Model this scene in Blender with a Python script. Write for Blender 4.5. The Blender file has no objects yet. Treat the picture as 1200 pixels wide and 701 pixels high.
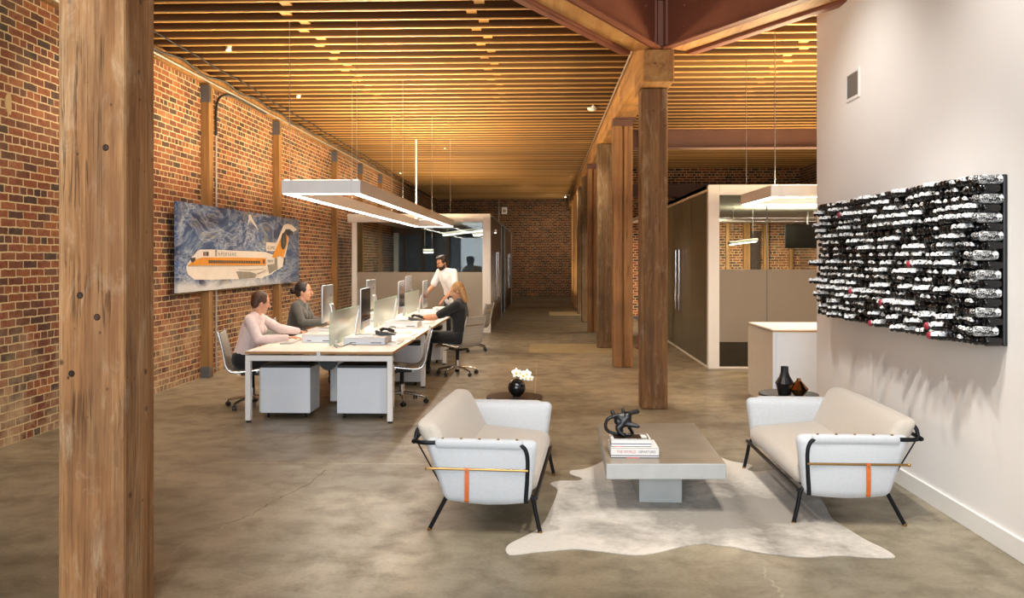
import bpy, bmesh, math, random
from mathutils import Vector, Matrix
random.seed(7)
C = bpy.context.scene.collection
PI = math.pi
H = 1.69                      # eye height
YAW = math.atan(0.036)
F = 1000.0                    # focal length in pixels of the 1200 wide frame

def P(u, v, X=None, Y=None, Z=None):
    """point of the place seen at (u, v) of the photo on the plane X, Y or Z = const"""
    a = (u - 600) / F; c = (303 - v) / F
    d = Vector((a * math.cos(YAW) - math.sin(YAW), a * math.sin(YAW) + math.cos(YAW), c))
    o = Vector((0, 0, H))
    if X is not None: t = X / d.x
    elif Y is not None: t = Y / d.y
    else: t = (Z - H) / d.z
    return o + d * t

# ------------------------------------------------------------------ materials
MATS = {}
def srgb(h):
    h = h.lstrip('#')
    out = []
    for i in (0, 2, 4):
        c = int(h[i:i+2], 16) / 255
        out.append(c / 12.92 if c <= .04045 else ((c + .055) / 1.055) ** 2.4)
    return (*out, 1)

class NT:
    """tiny node-tree helper"""
    def __init__(s, name):
        s.m = bpy.data.materials.new(name); s.m.use_nodes = True
        s.t = s.m.node_tree; s.n = s.t.nodes; s.l = s.t.links
        s.n.clear()
        s.out = s.n.new('ShaderNodeOutputMaterial')
        s.b = None
    def node(s, typ, **kw):
        n = s.n.new(typ)
        for k, v in kw.items():
            if k.startswith('i_'):
                key = k[2:]; n.inputs[int(key) if key.isdigit() else key.replace('_', ' ')].default_value = v
            else: setattr(n, k, v)
        return n
    def link(s, a, b): s.l.new(a, b)
    def bsdf(s, **kw):
        s.b = s.node('ShaderNodeBsdfPrincipled')
        for k, v in kw.items(): s.b.inputs[k.replace('_', ' ')].default_value = v
        s.link(s.b.outputs[0], s.out.inputs[0]); return s.b
    def coord(s, scale=(1,1,1), kind='Object', rot=(0,0,0), loc=(0,0,0)):
        tc = s.node('ShaderNodeTexCoord'); mp = s.node('ShaderNodeMapping')
        mp.inputs['Scale'].default_value = scale; mp.inputs['Rotation'].default_value = rot; mp.inputs['Location'].default_value = loc
        s.link(tc.outputs[kind], mp.inputs[0]); return mp.outputs[0]
    def noise(s, vec, scale=5, detail=4, rough=.5, dist=0):
        n = s.node('ShaderNodeTexNoise'); n.inputs['Scale'].default_value = scale; n.inputs['Detail'].default_value = detail
        n.inputs['Roughness'].default_value = rough; n.inputs['Distortion'].default_value = dist
        s.link(vec, n.inputs['Vector']); return n.outputs['Fac']
    def ramp(s, fac, stops, interp='LINEAR'):
        r = s.node('ShaderNodeValToRGB'); r.color_ramp.interpolation = interp
        e = r.color_ramp.elements
        while len(e) < len(stops): e.new(.5)
        for i, (p, c) in enumerate(stops):
            e[i].position = p; e[i].color = srgb(c) if isinstance(c, str) else (c, c, c, 1)
        s.link(fac, r.inputs[0]); return r.outputs[0]
    def mix(s, fac, a, b, typ='MIX'):
        m = s.node('ShaderNodeMix', data_type='RGBA', blend_type=typ)
        for v, i in ((fac, 0), (a, 6), (b, 7)):
            if hasattr(v, 'links') or hasattr(v, 'is_linked'): s.link(v, m.inputs[i])
            elif isinstance(v, str): m.inputs[i].default_value = srgb(v)
            elif isinstance(v, (int, float)) and i > 0: m.inputs[i].default_value = (v, v, v, 1)
            else: m.inputs[i].default_value = v
        return m.outputs[2]
    def math(s, op, a, b=0.0, c=None):
        m = s.node('ShaderNodeMath', operation=op)
        for i, v in enumerate((a, b) if c is None else (a, b, c)):
            if isinstance(v, (int, float)): m.inputs[i].default_value = v
            else: s.link(v, m.inputs[i])
        return m.outputs[0]
    def bump(s, h, strength=.3, dist=.01):
        b = s.node('ShaderNodeBump'); b.inputs['Strength'].default_value = strength; b.inputs['Distance'].default_value = dist
        s.link(h, b.inputs['Height']); s.link(b.outputs[0], s.b.inputs['Normal'])
    def xyz(s, vec):
        x = s.node('ShaderNodeSeparateXYZ'); s.link(vec, x.inputs[0]); return x.outputs
    def band(s, v, lo, hi):
        return s.math('MULTIPLY', s.math('GREATER_THAN', v, lo), s.math('LESS_THAN', v, hi))

def M(name): return MATS[name]
def simple(name, col, rough=.5, metal=0.0, var=.06, scale=8, emit=None, coat=0, sheen=0, bump=0, bscale=200):
    k = NT(name); b = k.bsdf(Roughness=rough, Metallic=metal)
    v = k.coord(); f = k.noise(v, scale, 3)
    c = srgb(col)
    dk = tuple(x * (1 - var * 2) for x in c[:3]) + (1,); lt = tuple(min(1, x * (1 + var * 2)) for x in c[:3]) + (1,)
    k.link(k.mix(f, dk, lt), b.inputs['Base Color'])
    if emit: b.inputs['Emission Color'].default_value = srgb(emit[0]); b.inputs['Emission Strength'].default_value = emit[1]
    if coat: b.inputs['Coat Weight'].default_value = coat
    if sheen: b.inputs['Sheen Weight'].default_value = sheen
    if bump: k.bump(k.noise(v, bscale, 2), bump, .003)
    MATS[name] = k.m; return k.m

def wood(name, dark, mid, light, axis='Z', rough=.7, cracks=True, grain=1.0, knots=True, bump=.5, rnd=False, worn=0):
    k = NT(name); b = k.bsdf(Roughness=rough)
    sc = {'X': (.5, 9, 9), 'Y': (9, .5, 9), 'Z': (9, 9, .5)}[axis]
    sc2 = {'X': (1, 40, 40), 'Y': (40, 1, 40), 'Z': (40, 40, 1)}[axis]
    loc = (0, 0, 0)
    v = k.coord(sc); v2 = k.coord(sc2); v0 = k.coord()
    if rnd:
        oi = k.node('ShaderNodeObjectInfo')
        ad = k.node('ShaderNodeVectorMath', operation='ADD'); k.link(v, ad.inputs[0])
        cmb = k.node('ShaderNodeCombineXYZ')
        for i in range(3): k.link(k.math('MULTIPLY', oi.outputs['Random'], 37.0 + 11 * i), cmb.inputs[i])
        k.link(cmb.outputs[0], ad.inputs[1]); v = ad.outputs[0]
    n1 = k.noise(v, 1.1 * grain, 5, .6, .6); n2 = k.noise(v2, 1.0, 3, .6)
    n3 = k.noise(v0, 1.6, 3)
    col = k.ramp(n1, [(.28, dark), (.48, mid), (.72, light)])
    col = k.mix(k.math('MULTIPLY', n2, .55), col, k.ramp(n2, [(.3, dark), (.7, light)]), 'MULTIPLY')
    col = k.mix(.45, col, k.ramp(n3, [(.3, '#8a8a8a'), (.65, '#ffffff')]), 'MULTIPLY')
    h = n2
    if rnd:
        rr = k.ramp(oi.outputs['Random'], [(0, .62), (1, 1.0)]); col = k.mix(1.0, col, rr, 'MULTIPLY')
    if cracks:
        sc3 = {'X': (.22, 6, 6), 'Y': (6, .22, 6), 'Z': (6, 6, .22)}[axis]
        w = k.noise(k.coord(sc3), 1.3, 6, .65, 1.2)
        cr = k.ramp(w, [(.487, 0), (.497, 1), (.503, 1), (.513, 0)])
        gate = k.ramp(k.noise(v0, 2.3, 2), [(.5, 0), (.62, 1)])
        cm = k.math('MULTIPLY', cr, gate)
        col = k.mix(k.math('MULTIPLY', cm, .7), col, '#2e1c0f')
        h = k.math('SUBTRACT', n2, k.math('MULTIPLY', cm, 1.5))
    if knots:
        vo = k.node('ShaderNodeTexVoronoi', feature='F1'); vo.inputs['Scale'].default_value = 5.5; k.link(v0, vo.inputs['Vector'])
        kn = k.ramp(vo.outputs['Distance'], [(.05, 1), (.1, 0)])
        col = k.mix(k.math('MULTIPLY', kn, .75), col, '#2a180c')
    if worn:   # scuffs, nail holes and rubbed pale patches of an old post
        vh = k.node('ShaderNodeTexVoronoi', feature='F1'); vh.inputs['Scale'].default_value = 17; k.link(k.coord((1, 1, .8)), vh.inputs['Vector'])
        hs = k.math('MULTIPLY', k.ramp(vh.outputs['Distance'], [(.07, 1), (.13, 0)]), k.ramp(k.noise(v0, 5, 2), [(.5, 0), (.56, 1)]))
        col = k.mix(k.math('MULTIPLY', hs, .85), col, '#1c0f07')
        fine = k.noise(k.coord({'X': (3, 110, 110), 'Y': (110, 3, 110), 'Z': (110, 110, 3)}[axis]), 1, 4, .7)
        col = k.mix(.6, col, k.ramp(fine, [(.3, '#8d847c'), (.55, '#ffffff')]), 'MULTIPLY')
        sp = k.ramp(k.noise(k.coord((6, 6, 2.2)), 1, 7, .75, .8), [(.53, 0), (.68, 1)])
        col = k.mix(k.math('MULTIPLY', sp, worn), col, '#d2b795')
        st = k.ramp(k.noise(k.coord((4, 4, .7), loc=(5, 3, 2)), 1, 5, .65, .5), [(.52, 0), (.66, 1)])
        col = k.mix(k.math('MULTIPLY', st, worn * 1.2), col, '#6e4423')
        h = k.math('ADD', h, k.math('MULTIPLY', fine, .6))
    k.link(col, b.inputs['Base Color']); k.bump(h, bump, .006)
    MATS[name] = k.m; return k.m

def brick(name, plane='YZ', dim=1.0, pale=False):
    k = NT(name); b = k.bsdf(Roughness=.9)
    v0 = k.coord(); x, y, z = k.xyz(v0)
    u = y if plane == 'YZ' else x
    wob = k.noise(v0, 9, 3); wob2 = k.noise(v0, 14, 2)
    u2 = k.math('ADD', u, k.math('MULTIPLY', k.math('SUBTRACT', wob, .5), .022))
    z2 = k.math('ADD', z, k.math('MULTIPLY', k.math('SUBTRACT', wob2, .5), .018))
    cm = k.node('ShaderNodeCombineXYZ'); k.link(u2, cm.inputs[0]); k.link(z2, cm.inputs[1])
    def br(w, off):
        t = k.node('ShaderNodeTexBrick'); t.offset = .5
        t.inputs['Scale'].default_value = 1; t.inputs['Brick Width'].default_value = w; t.inputs['Row Height'].default_value = .076
        t.inputs['Mortar Size'].default_value = .0075; t.inputs['Mortar Smooth'].default_value = .25; t.inputs['Bias'].default_value = 0
        t.inputs['Color1'].default_value = (0, 0, 0, 1); t.inputs['Color2'].default_value = (1, 1, 1, 1); t.inputs['Mortar'].default_value = (.5, .5, .5, 1)
        k.link(cm.outputs[0], t.inputs['Vector']); return t
    s1, s2 = br(.222, 0), br(.111, 0)
    row = k.math('FLOOR', k.math('DIVIDE', z2, .076))
    hd = k.math('LESS_THAN', k.math('FLOORED_MODULO', row, 6.0), .5)
    rnd = k.mix(hd, s1.outputs['Color'], s2.outputs['Color'])
    mort = k.math('ADD', k.math('MULTIPLY', s1.outputs['Fac'], k.math('SUBTRACT', 1.0, hd)), k.math('MULTIPLY', s2.outputs['Fac'], hd))
    col = k.ramp(rnd, [(0, '#3d2e28'), (.16, '#5e3626'), (.4, '#7a4228'), (.72, '#93512e'), (1, '#a8683c')])
    col = k.mix(.5, col, k.ramp(k.noise(v0, 28, 4), [(.3, '#7a6a60'), (.6, '#ffffff')]), 'MULTIPLY')
    col = k.mix(.35, col, k.ramp(k.noise(v0, 1.1, 3), [(.35, '#8a7a72'), (.6, '#ffffff')]), 'MULTIPLY')
    eff = k.ramp(k.noise(v0, 3.2, 6, .65), [(.56, 0), (.7, 1)])
    if pale:   # worn, limewashed brick low on the wall
        low = k.node('ShaderNodeMapRange'); low.inputs[1].default_value = 1.35; low.inputs[2].default_value = .1
        low.inputs[3].default_value = .12; low.inputs[4].default_value = .8; k.link(z, low.inputs[0])
        eff = k.math('MULTIPLY', k.ramp(k.noise(v0, 2.6, 8, .72), [(.42, 0), (.66, 1)]), low.outputs[0])
    else: eff = k.math('MULTIPLY', eff, .25)
    col = k.mix(eff, col, '#c9b08a')
    m2 = k.math('MULTIPLY', mort, k.ramp(k.noise(v0, 6, 4), [(.25, .45), (.5, 1)]))
    col = k.mix(m2, col, '#cfb88c')
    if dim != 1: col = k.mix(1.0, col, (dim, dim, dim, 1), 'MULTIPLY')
    k.link(col, b.inputs['Base Color'])
    h = k.math('ADD', k.math('MULTIPLY', mort, -1.0), k.math('MULTIPLY', k.noise(v0, 60, 3), .4))
    k.bump(h, .7, .012)
    MATS[name] = k.m

def glass(name, tint='#eef4f0', refl=.1, opac=0.0, opcol='#b8b0a4', rough=.02):
    k = NT(name)
    tr = k.node('ShaderNodeBsdfTransparent'); tr.inputs[0].default_value = srgb(tint)
    gl = k.node('ShaderNodeBsdfGlossy'); gl.inputs['Roughness'].default_value = rough
    fr = k.node('ShaderNodeFresnel'); fr.inputs[0].default_value = 1.45
    f = k.math('ADD', k.math('MULTIPLY', fr.outputs[0], .35), refl * .12)
    mx = k.node('ShaderNodeMixShader'); k.link(f, mx.inputs[0]); k.link(tr.outputs[0], mx.inputs[1]); k.link(gl.outputs[0], mx.inputs[2])
    last = mx.outputs[0]
    if opac:
        df = k.node('ShaderNodeBsdfDiffuse'); tl = k.node('ShaderNodeBsdfTranslucent')
        cc = k.mix(k.noise(k.coord(), 3, 2), opcol, tuple(min(1, c * 1.08) for c in srgb(opcol)[:3]) + (1,))
        k.link(cc, df.inputs[0]); k.link(cc, tl.inputs[0])
        m1 = k.node('ShaderNodeMixShader'); m1.inputs[0].default_value = .35; k.link(df.outputs[0], m1.inputs[1]); k.link(tl.outputs[0], m1.inputs[2])
        m2 = k.node('ShaderNodeMixShader'); m2.inputs[0].default_value = opac; k.link(last, m2.inputs[1]); k.link(m1.outputs[0], m2.inputs[2]); last = m2.outputs[0]
    k.link(last, k.out.inputs[0]); MATS[name] = k.m

def emis(name, col, st):
    k = NT(name); e = k.node('ShaderNodeEmission'); e.inputs[0].default_value = srgb(col)
    n = k.noise(k.coord(), 2, 1); k.link(k.math('ADD', k.math('MULTIPLY', n, st * .02), st), e.inputs[1])
    k.link(e.outputs[0], k.out.inputs[0]); MATS[name] = k.m

# ------------------------------------------------------------------ mesh builder
class MB:
    def __init__(s): s.v = []; s.f = []; s.m = []; s.cur = 0
    def add(s, vs, fs):
        b = len(s.v); s.v += [tuple(v) for v in vs]; s.f += [tuple(b + i for i in f) for f in fs]; s.m += [s.cur] * len(fs); return s
    def mat(s, i): s.cur = i; return s
    def box(s, x0, x1, y0, y1, z0, z1, tf=None):
        vs = [Vector((x, y, z)) for z in (z0, z1) for y in (y0, y1) for x in (x0, x1)]
        if tf: vs = [tf(v) for v in vs]
        return s.add(vs, [(0,2,3,1),(4,5,7,6),(0,1,5,4),(2,6,7,3),(0,4,6,2),(1,3,7,5)])
    def hexa(s, pts):   # 8 points: bottom 4 ccw, top 4 ccw
        return s.add(pts, [(3,2,1,0),(4,5,6,7),(0,1,5,4),(1,2,6,5),(2,3,7,6),(3,0,4,7)])
    def beam(s, p0, p1, w, z0, z1, off=0):   # horizontal bar from p0 to p1 (xy)
        p0, p1 = Vector(p0[:2]), Vector(p1[:2]); d = (p1 - p0).normalized(); n = Vector((-d.y, d.x))
        a = [p0 + n * (off - w/2), p1 + n * (off - w/2), p1 + n * (off + w/2), p0 + n * (off + w/2)]
        return s.hexa([(q.x, q.y, z0) for q in a] + [(q.x, q.y, z1) for q in a])
    def rbox(s, c, h, r, n=3, fn=None):
        """rounded box, centre c, half sizes h, radius r; fn deforms unit coords"""
        r = min(r, *h); base = len(s.v)
        def coords(hh):
            k = []
            for i in range(n + 1):
                k.append(-hh + r * (1 - math.cos(i / n * PI / 2)) * 1.0)
            inner = [-hh + r + (2 * (hh - r)) * t for t in (.25, .5, .75)] if hh > r * 1.01 else []
            return k + inner + [-q for q in reversed(k)]
        idx = {}
        ax = [coords(h[i]) for i in range(3)]
        def vert(i, j, k):
            key = (i, j, k)
            if key in idx: return idx[key]
            p = Vector((ax[0][i], ax[1][j], ax[2][k]))
            q = Vector([max(-(h[t]-r), min(h[t]-r, p[t])) for t in range(3)])
            d = p - q
            if d.length > 1e-9: p = q + d.normalized() * r
            if fn: p = fn(p)
            idx[key] = len(s.v); s.v.append((p.x + c[0], p.y + c[1], p.z + c[2])); return idx[key]
        L = [len(a) - 1 for a in ax]
        def quad(a, b, c_, d): s.f.append((a, b, c_, d)); s.m.append(s.cur)
        for i in range(L[0]):
            for j in range(L[1]):
                quad(vert(i,j,0), vert(i,j+1,0), vert(i+1,j+1,0), vert(i+1,j,0))
                quad(vert(i,j,L[2]), vert(i+1,j,L[2]), vert(i+1,j+1,L[2]), vert(i,j+1,L[2]))
        for i in range(L[0]):
            for k in range(L[2]):
                quad(vert(i,0,k), vert(i+1,0,k), vert(i+1,0,k+1), vert(i,0,k+1))
                quad(vert(i,L[1],k), vert(i,L[1],k+1), vert(i+1,L[1],k+1), vert(i+1,L[1],k))
        for j in range(L[1]):
            for k in range(L[2]):
                quad(vert(0,j,k), vert(0,j,k+1), vert(0,j+1,k+1), vert(0,j+1,k))
                quad(vert(L[0],j,k), vert(L[0],j+1,k), vert(L[0],j+1,k+1), vert(L[0],j,k+1))
        return s
    def tube(s, pts, r, seg=10, caps=True, flat=1.0):
        pts = [Vector(p) for p in pts]; n = len(pts)
        rs = r if isinstance(r, (list, tuple)) else [r] * n
        rings = []; up = None
        for i in range(n):
            t = (pts[min(i+1, n-1)] - pts[max(i-1, 0)]).normalized()
            if up is None:
                up = Vector((0,0,1)) if abs(t.z) < .9 else Vector((1,0,0))
            a = t.cross(up)
            if a.length < 1e-6: a = t.cross(Vector((0, 1, 0)))
            a.normalize(); b = a.cross(t).normalized(); up = b
            rings.append([pts[i] + (a * math.cos(q) * flat + b * math.sin(q)) * rs[i] for q in [2 * PI * j / seg for j in range(seg)]])
        vs = [v for ring in rings for v in ring]; fs = []
        for i in range(n - 1):
            for j in range(seg):
                k = (j + 1) % seg
                fs.append((i*seg + j, i*seg + k, (i+1)*seg + k, (i+1)*seg + j))
        if caps: fs.append(tuple(reversed(range(seg)))); fs.append(tuple((n-1)*seg + j for j in range(seg)))
        return s.add(vs, fs)
    def lathe(s, prof, c=(0,0,0), seg=24, ax='Z', rot=None):
        vs = []; fs = []; n = len(prof)
        for r, z in prof:
            for j in range(seg):
                q = 2 * PI * j / seg; p = Vector((r * math.cos(q), r * math.sin(q), z))
                if rot is not None: p = rot @ p
                elif ax == 'X': p = Vector((p.z, p.x, p.y))
                elif ax == 'Y': p = Vector((p.y, p.z, p.x))
                vs.append(p + Vector(c))
        for i in range(n - 1):
            for j in range(seg):
                k = (j + 1) % seg; fs.append((i*seg + j, i*seg + k, (i+1)*seg + k, (i+1)*seg + j))
        fs.append(tuple(reversed(range(seg)))); fs.append(tuple((n-1)*seg + j for j in range(seg)))
        return s.add(vs, fs)
    def ball(s, c, r, seg=14, rings=9, rot=None):
        r = (r, r, r) if isinstance(r, (int, float)) else r
        vs = [Vector((0, 0, -1))]; fs = []
        for i in range(1, rings):
            t = -PI/2 + PI * i / rings
            vs += [Vector((math.cos(t) * math.cos(2*PI*j/seg), math.cos(t) * math.sin(2*PI*j/seg), math.sin(t))) for j in range(seg)]
        vs.append(Vector((0, 0, 1)))
        for j in range(seg):
            k = (j + 1) % seg; fs.append((0, 1 + k, 1 + j))
            for i in range(rings - 2): fs.append((1 + i*seg + j, 1 + i*seg + k, 1 + (i+1)*seg + k, 1 + (i+1)*seg + j))
            fs.append((1 + (rings-2)*seg + j, 1 + (rings-2)*seg + k, len(vs) - 1))
        vs = [Vector((v.x*r[0], v.y*r[1], v.z*r[2])) for v in vs]
        if rot is not None: vs = [rot @ v for v in vs]
        return s.add([v + Vector(c) for v in vs], fs)
    def cap(s, a, ra, b, rb, seg=12):
        a, b = Vector(a), Vector(b)
        s.ball(a, ra, seg, 8); s.ball(b, rb, seg, 8); s.tube([a, b], [ra, rb], seg); return s
    def prism(s, poly, fn0, fn1):
        n = len(poly)
        return s.add([fn0(*p) for p in poly] + [fn1(*p) for p in poly],
                     [tuple(reversed(range(n))), tuple(range(n, 2*n))] + [(i, (i+1) % n, n + (i+1) % n, n + i) for i in range(n)])
    def build(s, name, mats, parent=None, smooth=None, bevel=0, bseg=2, loc=None, rotz=0):
        me = bpy.data.meshes.new(name); me.from_pydata(s.v, [], s.f)
        mats = mats if isinstance(mats, (list, tuple)) else [mats]
        for m in mats: me.materials.append(MATS[m])
        if len(mats) > 1:
            for p, i in zip(me.polygons, s.m): p.material_index = i
        bm = bmesh.new(); bm.from_mesh(me); bmesh.ops.recalc_face_normals(bm, faces=bm.faces); bm.to_mesh(me); bm.free()
        if smooth is not None:
            me.polygons.foreach_set('use_smooth', [True] * len(me.polygons))
            me.set_sharp_from_angle(angle=math.radians(smooth))
        o = bpy.data.objects.new(name, me); C.objects.link(o); o.parent = parent
        if loc is not None: o.location = loc
        o.rotation_euler.z = rotz
        if bevel:
            b = o.modifiers.new('b', 'BEVEL'); b.width = bevel; b.segments = bseg; b.limit_method = 'ANGLE'; b.angle_limit = .6
        return o

def remesh(o, voxel, smooth=2):
    r = o.modifiers.new('r', 'REMESH'); r.mode = 'VOXEL'; r.voxel_size = voxel; r.use_smooth_shade = True
    if smooth:
        q = o.modifiers.new('s', 'SMOOTH'); q.factor = .5; q.iterations = smooth
    dg = bpy.context.evaluated_depsgraph_get(); dg.update()
    me = bpy.data.meshes.new_from_object(o.evaluated_get(dg)); o.modifiers.clear()
    old = o.data; o.data = me; me.name = o.name
    if not me.materials:
        for m in old.materials: me.materials.append(m)
    me.polygons.foreach_set('use_smooth', [True] * len(me.polygons))
    return o

def tag(o, label, cat, group=None, kind=None):
    o['label'] = label; o['category'] = cat
    if group: o['group'] = group
    if kind: o['kind'] = kind
    return o
def thing(name, label, cat, loc=(0,0,0), rotz=0, group=None):
    o = bpy.data.objects.new(name, None); C.objects.link(o); o.empty_display_size = .1
    o.location = loc; o.rotation_euler = (0, 0, rotz); return tag(o, label, cat, group)
def struct(o): o['kind'] = 'structure'; return o
def copy_tree(o, parent=None):
    c = o.copy(); C.objects.link(c); c.parent = parent
    for ch in list(o.children): copy_tree(ch, c)
    return c
def dup(o, label, loc, rotz=0, group=None):
    c = copy_tree(o); c['label'] = label; c.location = loc; c.rotation_euler = (0, 0, rotz)
    if group: c['group'] = group
    return c
def arc(c, r, a0, a1, n, f):
    return [f(c, r, a0 + (a1 - a0) * i / n) for i in range(n + 1)]
def smooth_path(pts, n=6):
    """Catmull-Rom through pts"""
    pts = [Vector(p) for p in pts]; out = []
    for i in range(len(pts) - 1):
        p0 = pts[max(i-1, 0)]; p1 = pts[i]; p2 = pts[i+1]; p3 = pts[min(i+2, len(pts)-1)]
        for j in range(n):
            t = j / n
            out.append(.5 * ((2*p1) + (p2-p0)*t + (2*p0-5*p1+4*p2-p3)*t*t + (3*p1-p0-3*p2+p3)*t**3))
    out.append(pts[-1]); return out
def text_mesh(name, s, size, mat, parent, mtx, ext=.0005, align='LEFT', xs=1.0):
    cu = bpy.data.curves.new(name, 'FONT'); cu.body = s; cu.size = size; cu.extrude = ext; cu.align_x = align
    o = bpy.data.objects.new(name, cu); C.objects.link(o)
    dg = bpy.context.evaluated_depsgraph_get(); dg.update()
    me = bpy.data.meshes.new_from_object(o.evaluated_get(dg)); bpy.data.objects.remove(o); bpy.data.curves.remove(cu)
    me.transform(mtx @ Matrix.Diagonal((xs, 1, 1, 1))); me.materials.clear(); me.materials.append(MATS[mat])
    o = bpy.data.objects.new(name, me); C.objects.link(o); o.parent = parent; return o
def spot(parent, loc, target, power, size=60, blend=.6, col=(1, .82, .6), r=.05):
    l = bpy.data.lights.new('spot_lamp', 'SPOT'); l.energy = power; l.spot_size = math.radians(size); l.spot_blend = blend; l.color = col; l.shadow_soft_size = r
    o = bpy.data.objects.new('spot_lamp', l); C.objects.link(o); o.location = loc
    o.rotation_euler = (Vector(target) - Vector(loc)).to_track_quat('-Z', 'Y').to_euler()
    return o
def area(name, loc, target, power, sx, sy, col=(1,1,1)):
    l = bpy.data.lights.new(name, 'AREA'); l.shape = 'RECTANGLE'; l.size = sx; l.size_y = sy; l.energy = power; l.color = col
    o = bpy.data.objects.new(name, l); C.objects.link(o); o.location = loc
    o.rotation_euler = (Vector(target) - Vector(loc)).to_track_quat('-Z', 'Y').to_euler(); return o
# ------------------------------------------------------------------ the palette
brick('brick_left', 'YZ', pale=True)
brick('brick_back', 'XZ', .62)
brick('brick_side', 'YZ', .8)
brick('brick_office', 'XZ', 1.0)
wood('post_near', '#94663c', '#bd8b58', '#d2a877', 'Z', .8, grain=1.0, bump=.8, worn=.5)
wood('post_rough', '#5f411f', '#906433', '#b5864b', 'Z', .75, worn=.28)
wood('post_orange', '#7f5528', '#9d6e39', '#b3854c', 'Z', .6, knots=False)
wood('post_grey', '#66502f', '#876b46', '#a3875f', 'Z', .8, worn=.3)
wood('post_wall', '#7d5628', '#a87b40', '#c1965a', 'Z', .6, cracks=False)
wood('beam_wood', '#8f5f27', '#b98644', '#d2a25c', 'Y', .7)
wood('brace_wood', '#a9763a', '#cf9c58', '#e0b374', 'Y', .6, cracks=False)
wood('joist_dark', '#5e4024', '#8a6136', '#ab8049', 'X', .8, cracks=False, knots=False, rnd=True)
wood('joist_lit_edge', '#b9863a', '#e3b264', '#f3cd88', 'X', .6, cracks=False, knots=False, rnd=True)  # paler wood on the joist undersides stands in for light from below
wood('deck_wood', '#553b20', '#866033', '#a67c48', 'X', .85, knots=False)
wood('block_wood', '#b07c37', '#dca755', '#eec47c', 'X', .6, cracks=False, knots=False, rnd=True)
wood('walnut', '#241509', '#3b2413', '#4f331c', 'Z', .35, cracks=False, knots=False)
wood('dark_oak', '#1d1510', '#33261c', '#564334', 'X', .45, cracks=False, knots=False)
simple('steel_red', '#8a4e36', .55, .0, .12, 3)
simple('white_wall', '#f1eeea', .85, 0, .012, 1.5)
simple('white_trim', '#f0eee9', .5, 0, .01)
simple('white_frame', '#e6e0d6', .45, 0, .02)
simple('white_metal', '#f3f2ef', .4, 0, .02)
simple('white_lacquer', '#e7e6e4', .35, 0, .02)
simple('cool_white', '#e6ecf3', .4, 0, .02)
simple('desk_top', '#fbf7f0', .4, 0, .01)
simple('ply_edge', '#b98a52', .5, 0, .1, 20)
simple('black_metal', '#15161a', .4, .6, .05)
simple('black_plastic', '#141414', .45, 0, .05)
simple('black_gloss', '#0b0b0c', .2, 0, .05)
simple('table_black', '#0a0909', .5, 0, .05)
simple('sculpt_black', '#090a0c', .36, 0, .05)
simple('chrome', '#d9dadc', .14, 1, .02)
simple('alu', '#c9cacb', .28, 1, .02)
simple('alu_dark', '#77787a', .4, .9, .03)
simple('brass', '#a8854f', .3, 1, .05)
simple('copper', '#c08a58', .12, 1, .05)
simple('leather', '#c8652a', .5, 0, .08, 40)
simple('felt', '#bdc0c3', .95, 0, .05, 60, sheen=.3, bump=.25, bscale=350)
simple('felt_warm', '#b9b0a3', .95, 0, .05, 60, sheen=.3, bump=.25, bscale=350)
simple('concrete_top', '#8f8474', .22, 0, .16, 4)
simple('concrete_pale', '#a8a9a6', .6, 0, .08, 7)
simple('conduit', '#b9b4aa', .4, .7, .05)
simple('cable_black', '#1b1a19', .6, 0, .1)
simple('plaster', '#b79a6c', .9, 0, .1, 20)
simple('screen', '#08090a', .1, 0, .02); MATS['screen'].node_tree.nodes['Principled BSDF'].inputs['Specular IOR Level'].default_value = .15
simple('logo_dark', '#17181a', .3)
simple('mesh_fabric', '#a7a39a', .6, .1, .08, 80)
simple('dark_fabric', '#2c2b29', .8, 0, .1, 60)
simple('drawer_warm', '#d9d3c6', .4, 0, .03)
simple('steel_brown', '#5c3a2a', .6, 0, .12, 3)
simple('paper', '#d6d4d0', .8, 0, .01)
simple('grey_plastic', '#55585b', .5, 0, .1, 30)
simple('navy', '#2d2b57', .6)
simple('book_red', '#c4364a', .6)
simple('text_pink', '#c06a7c', .6)
simple('text_grey', '#62626f', .6)
simple('crack_line', '#a59a88', .9, 0, .15, 30)
simple('crack_dark', '#6a5c49', .9, 0, .15, 30)
simple('vent_grey', '#8f8b83', .6, .2, .05)
simple('soffit', '#cfc4b2', .8, 0, .02)
simple('window_blue', '#3a4a63', .5, 0, .35, 7)
simple('mullion', '#4b3524', .6, 0, .1)
simple('office_floor', '#2b2d33', .9, 0, .1)
emis('lamp_glow', '#fff4e4', 24)
emis('lamp_up', '#ffe6bd', 16)
emis('bulb_glow', '#fff0d8', 25)
emis('small_glow', '#fff3e2', 9)
glass('glass_clear', '#eaf0ec', .08)
glass('glass_dark', '#a9a18f', .2, .12, '#8a8272')
glass('glass_side', '#a8a390', .25, .45, '#a89f8a')
glass('glass_frost', '#d8d2c8', .05, .8, '#b3a797')
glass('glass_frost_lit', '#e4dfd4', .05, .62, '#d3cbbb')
glass('glass_desk', '#f6fcf8', .1, .3, '#f4fbf6')
glass('glass_edge', '#c6e2d2', .15, .6, '#cfe8da')

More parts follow.
